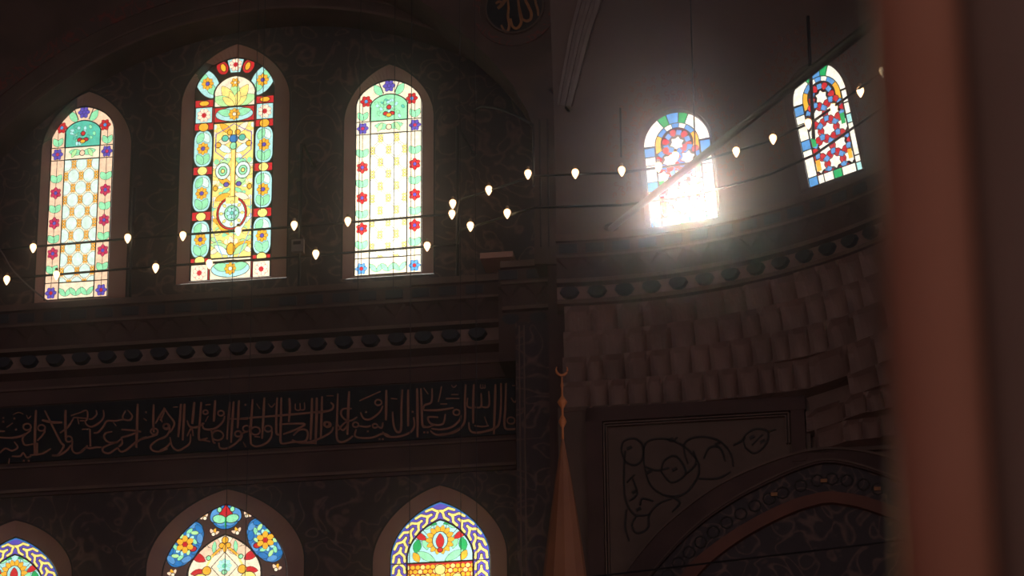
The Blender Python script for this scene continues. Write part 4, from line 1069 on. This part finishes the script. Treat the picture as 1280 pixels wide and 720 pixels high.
# wall brackets holding the posts
def bracket(pts, label, r=.018):
    P = [W(*pw(a, b, o), o) for a, b, o in pts]
    c = [(p.x, p.y, p.z) for p in P]; k = []
    for i in range(len(P)-1):
        for t_ in range(6): k.append(P[i].lerp(P[i+1], t_/6))
    k.append(P[-1])
    mb = MB(); mb.tube(k, r, 8); mb.tube([P[0]-N*.0, P[0]-N*.03], r*2.2, 10)
    o = mb.build('iron_bracket', M['iron']); tag(o, label, 'bracket')
bracket([(392, 207, -.10), (387, 196, .15), (380, 181, .42)], 'short iron bracket above the lamp post between the middle and pale windows')
bracket([(592, 192, .1), (584, 178, .3), (574, 160, .43)], 'iron bracket above the lamp post beside the pale window')
bracket([(593, 138, .42), (603, 133, .7), (622, 135, 1.1), (645, 144, 1.4), (666, 156, 1.6)], 'long curved iron arm reaching from the arch to a hanging rod')
bracket([(688, 112, 1.25), (699, 124, 1.5), (711, 139, 1.75)], 'iron stub under the pale dome rib')
# light curved strut at the left
P = [W(*pw(a, b, .43), .43) for a, b in catmull([(-8, 302), (4, 318), (14, 335), (34, 356), (60, 377)], 4)]
mb = MB(); mb.tube(P, .012, 6); tag(mb.build('curved_strut', M['grey']), 'thin grey curved strut leaning on the ledge below the first window', 'strut')
# bulbs
def bulb_at(p, label):
    e = empty('lamp_bulb', p, label, 'light bulb', 'light bulbs on the iron lamp rails')
    mb = MB(); mb.lathe(p, [(.004, -.086), (.018, -.068), (.038, -.030), (.046, .0), (.041, .027), (.022, .044)], 14); mb.build('bulb', M['bulb'], e, True)
    mb = MB(); mb.lathe(p, [(.020, .042), (.022, .05), (.020, .085), (.010, .092)], 12); mb.tube([p+Vector((0, .03, .06)), p+Vector((0, .045, .012))], .006, 6); mb.build('socket', M['brass'], e)
m_, t_, o_ = nt('bulb_glow'); em = t_.nodes.new('ShaderNodeEmission'); em.inputs[0].default_value = (1, .66, .30, 1); em.inputs[1].default_value = 3.2
lw_ = t_.nodes.new('ShaderNodeLayerWeight'); lw_.inputs[0].default_value = .5
rp_ = t_.nodes.new('ShaderNodeValToRGB'); rp_.color_ramp.elements[0].color = (1, .78, .46, 1); rp_.color_ramp.elements[1].color = (.75, .28, .06, 1); rp_.color_ramp.elements[0].position = .25
t_.links.new(lw_.outputs['Facing'], rp_.inputs[0]); t_.links.new(rp_.outputs[0], em.inputs[0]); t_.links.new(em.outputs[0], o_.inputs[0]); M['bulb'] = m_
M['brass'] = mat('brass_socket', (.30, .20, .13), (.25, .17, .11), 8, .5)
UB = [((42, 310), 'glowing bulb on the upper rail just left of the first window'), ((160, 298), 'bulb on the upper rail at the lamp post right of the first window'), ((229, 295), 'bulb on the upper rail at the edge of the tallest window'),
 ((298, 289), 'bulb on the upper rail in front of the tallest window'), ((368, 282), 'bulb on the upper rail above the small grey box'), ((435, 277), 'bulb on the upper rail at the edge of the pale lattice window'),
 ((565, 268), 'lower of the two bulbs stacked at the lamp post right of the pale window'), ((566, 255), 'upper of the two bulbs stacked at the lamp post right of the pale window'), ((611, 238), 'bulb on the rising rail between the lamp post and the pier'),
 ((660, 218), 'bulb at the top of the rising rail beside the pier rod'), ((719, 217), 'bulb on the flat rail midway between pier and first dome window'), ((777, 214), 'bulb on the rail just left of the sunlit dome window'),
 ((844, 196), 'bulb in front of the middle of the sunlit dome window'), ((823, 209), 'bulb in front of the left side of the sunlit dome window'), ((920, 190), 'bulb just right of the sunlit dome window'), ((966, 174), 'bulb just left of the starred dome window'),
 ((1010, 155), 'left bulb in front of the starred dome window'), ((1042, 136), 'right bulb in front of the starred dome window'), ((1075, 115), 'bulb between the starred dome window and the near column'), ((1103, 90), 'topmost bulb, blurred at the edge of the near column')]
LB = [((9, 350), 'bulb on the lower rail at the far left edge'), ((71, 344), 'bulb on the lower rail in front of the first window'), ((195, 335), 'bulb on the lower rail between the first and tallest windows'), ((262, 330), 'bulb on the lower rail in front of the tallest window'),
 ((395, 318), 'bulb on the lower rail beside the small grey box'), ((534, 308), 'bulb on the lower rail right of the pale lattice window'), ((588, 283), 'bulb on the lower rail just right of the stacked pair'), ((634, 267), 'bulb on the lower rail above the lit ledge of the pier')]
for (x, y), l in UB: bulb_at(prz(x, y, ZU-.01)-Vector((0, .035, .0)), l)
for (x, y), l in LB: bulb_at(prz(x, y, ZD-.01)-Vector((0, .035, .0)), l)

# grey box on the post
c = W(*pw(372, 308, .5), .5)
root = empty('junction_box', c-Vector((0, 0, .09)), 'small grey box fixed to the lamp post beside the tallest window', 'box')
mb = MB(); mb.box(c, U*.075, N*.04, Vector((0, 0, .085))); mb.build('housing', M['grey'], root)
mb = MB(); mb.box(c+N*.042+Vector((0, 0, .035)), U*.05, N*.006, Vector((0, 0, .022))); mb.build('slot', M['iron'], root)
mb = MB(); mb.box(c+U*.082, U*.006, N*.042, Vector((0, 0, .095))); mb.build('side_plate', M['rib'], root)

# diagonal tie rod
a = ex(solve_psi(764, 292, ZL, RD-.45), RD-.45, ZL-.01)
d1 = ray(1150, -18); b = EYE+d1*(21/d1.y)
dirn = (b-a).normalized(); b = b+dirn*12
root = empty('tie_rod', a, 'thick dark iron tie rod slanting across the half dome windows', 'tie rod')
mb = MB(); mb.tube([a, b], .042, 12); mb.build('rod', M['iron'], root, False)
mb = MB(); mb.lathe(a-Vector((0, 0, .0)), [(.09, 0), (.09, .03), (.06, .06)], 14); mb.build('foot', M['iron'], root)
# wire across the portal
P0_ = EYE+ray(690, 727)*(31/ray(690, 727).y); P1_ = EYE+ray(1200, 667)*(28/ray(1200, 667).y)
P0_, P1_ = P0_-(P1_-P0_)*.8, P1_+(P1_-P0_)*.2
mb = MB(); mb.tube([P0_, P1_], .0095, 6); tag(mb.build('sagging_wire', M['iron']), 'thin black wire stretched low across the portal arch', 'wire')
# hanging chandelier cables
for px, py, Y, l in ((283, 640, 23, 'thin black cable hanging down the middle of the blue medallion window'), (308, 640, 21, 'thin black cable hanging right of the medallion window middle'), (448, 300, 22, 'thin cable hanging before the left border of the pale window'),
                     (492, 300, 23, 'thin cable hanging before the middle of the pale window'), (576, 640, 22, 'cable hanging before the braid window, right of its middle'), (596, 650, 21, 'cable hanging before the right border of the braid window'),
                     (512, 650, 20, 'cable hanging before the left side of the braid window'), (327, 200, 22, 'thin cable hanging before the right border of the tallest window'), (868, 160, 22, 'dark cable hanging before the right side of the sunlit dome window')):
    Y += 11; p = EYE+ray(px, py)*(Y/ray(px, py).y); mb = MB(); mb.tube([Vector((p.x, p.y, 10.0 if py > 500 else p.z-.6)), Vector((p.x, p.y, TOP))], .0045 if px != 868 else .009, 6)
    tag(mb.build('hanging_cable', M['iron']), l, 'cable')

# ------------------------------------------------------------------ spire with finial
Y = 33.5
def sp(px, py): return EYE+ray(px, py)*(Y/ray(px, py).y)
tip = sp(703.5, 548); b0 = sp(705.5, 720); hw = (sp(733, 720)-sp(678, 720)).length/2
ax = tip.copy(); zb_ = b0.z-1.2; base = Vector((tip.x, tip.y, zb_))
H_ = tip.z-zb_; hz_ = tip.z-b0.z
root = empty('pulpit_spire', base, 'tall tapering brown spire with a gilded crescent finial in front of the pier', 'spire')
mb = MB(); vs = []; n = 12
prof = []
for i in range(15):
    t = i/14; hgt = t*H_; r = hw*((hgt/hz_)**.82); prof.append((max(r, .012), tip.z-hgt))
prof.reverse()
mb.lathe(Vector((tip.x, tip.y, 0)), prof, n); mb.build('cone', M['spire'], root)
fx = lambda py: sp(703.2, py).z
mb = MB(); mb.lathe(Vector((tip.x, tip.y, 0)), [(.014, tip.z-.03), (.012, fx(535)), (.03, fx(531)), (.045, fx(527)), (.03, fx(523)), (.012, fx(519)), (.012, fx(511)), (.04, fx(506)), (.055, fx(502.5)), (.035, fx(499)), (.012, fx(495)), (.01, fx(486)), (.02, fx(482)), (.01, fx(478)), (.008, fx(470))], 14); fin = mb.build('finial', M['orange'], root, True)
mb = MB(); cc = Vector((tip.x, tip.y, fx(462)));
pts = [cc+Vector((.062*math.cos(a), 0, .066*math.sin(a))) for a in [math.radians(150+240*i/16) for i in range(17)]]
mb.tube(pts, [.004+.012*math.sin(PI*i/16) for i in range(17)], 8); mb.build('crescent', M['orange'], fin)

# ------------------------------------------------------------------ added glare volume
mh, th_, oh = nt('glare_volume'); vs_ = th_.nodes.new('ShaderNodeVolumeScatter'); vs_.inputs['Density'].default_value = .0030; vs_.inputs['Anisotropy'].default_value = .989; vs_.inputs['Color'].default_value = (1, .92, .93, 1)  # added scatter, tuned to stand in for lens glare at the sunlit window
th_.links.new(vs_.outputs[0], oh.inputs['Volume'])
mb = MB(); mb.box((0, 19, TOP/2), Vector((17, 0, 0)), Vector((0, 23.5, 0)), Vector((0, 0, TOP/2-.1))); hz_o = mb.build('glare_volume', mh); hz_o['kind'] = 'stuff'; hz_o['label'] = 'added scattering volume that stands in for lens glare round the sun'

# ------------------------------------------------------------------ light
sund = ray(878, 282).normalized()
sl_ = bpy.data.lights.new('sun', 'SUN'); sl_.energy = .105; sl_.angle = math.radians(1.9); sl_.color = (1, .93, .88)
so = bpy.data.objects.new('sun', sl_); COL.objects.link(so); so.rotation_euler = sund.to_track_quat('Z', 'Y').to_euler(); so.location = (0, 0, 30)
w = bpy.data.worlds.new('sky'); sc.world = w; w.use_nodes = True; t = w.node_tree; t.nodes.clear()
out = t.nodes.new('ShaderNodeOutputWorld'); bg = t.nodes.new('ShaderNodeBackground'); t.links.new(bg.outputs[0], out.inputs[0])
geo = t.nodes.new('ShaderNodeTexCoord')
def math_(op, a, b=None, c=None):
    n = t.nodes.new('ShaderNodeMath'); n.operation = op
    for i, x in enumerate((a, b, c)):
        if x is None: continue
        if isinstance(x, (int, float)): n.inputs[i].default_value = x
        else: t.links.new(x, n.inputs[i])
    return n.outputs[0]
def lobe(v, k, amp):
    """amp * exp(-k (1 - cos angle))"""
    d = t.nodes.new('ShaderNodeVectorMath'); d.operation = 'DOT_PRODUCT'; nrm = t.nodes.new('ShaderNodeVectorMath'); nrm.operation = 'NORMALIZE'
    t.links.new(geo.outputs['Generated'], nrm.inputs[0]); t.links.new(nrm.outputs[0], d.inputs[0]); d.inputs[1].default_value = v
    e = math_('EXPONENT', math_('MULTIPLY', math_('SUBTRACT', d.outputs['Value'], 1.0), k)); return math_('MULTIPLY', e, amp)
k_of = lambda deg: 1/(1-math.cos(math.radians(deg)))
s1 = lobe(tuple(ray(872, 268).normalized()), k_of(.45), 12.0)
s2 = lobe(tuple(ray(500, 300).normalized()), k_of(1.9), 1.1)
s3 = lobe(tuple(ray(300, 420).normalized()), k_of(1.6), .25)
s4 = lobe(tuple(ray(640, 740).normalized()), k_of(1.2), 1.1)
s5 = lobe((0, math.cos(.3), math.sin(.3)), k_of(45), 1.1)
tot = math_('ADD', math_('ADD', s1, s2), math_('ADD', s4, math_('ADD', s3, s5)))
em = t.nodes.new('ShaderNodeVectorMath'); em.operation = 'SCALE'; em.inputs[0].default_value = (1.0, .99, .90); t.links.new(tot, em.inputs['Scale'])
amb = t.nodes.new('ShaderNodeVectorMath'); amb.operation = 'ADD'; amb.inputs[1].default_value = (.345, .275, .285); t.links.new(em.outputs[0], amb.inputs[0])
t.links.new(amb.outputs[0], bg.inputs[0]); bg.inputs[1].default_value = 1.0
def area(name, loc, target, size, power, color):
    l = bpy.data.lights.new(name, 'AREA'); l.energy = power; l.size = size; l.color = color
    o = bpy.data.objects.new(name, l); COL.objects.link(o); o.location = loc; o.rotation_euler = (Vector(loc)-Vector(target)).to_track_quat('Z', 'Y').to_euler(); return o
area('hall_fill', (-7, 8, 4), (0, 39, 17), 5, 420, (1, .68, .54))  # added fill out of view, brightens the walls in place of hall lighting

area('column_streak_light', (7.4, -3.2, 7.0), (.45, 3.4, 3.0), 1.0, 45, (1, .86, .82))  # added unseen light, placed to put a highlight streak on the column
sc.view_settings.view_transform = 'Standard'; sc.view_settings.look = 'None'; sc.view_settings.exposure = 0; sc.view_settings.gamma = 1
sc.view_settings.use_curve_mapping = False
sc.cycles.use_denoising = True
sc.cycles.max_bounces = 6; sc.cycles.transparent_max_bounces = 12; sc.cycles.volume_bounces = 0
sc.cycles.sample_clamp_indirect = 2.0
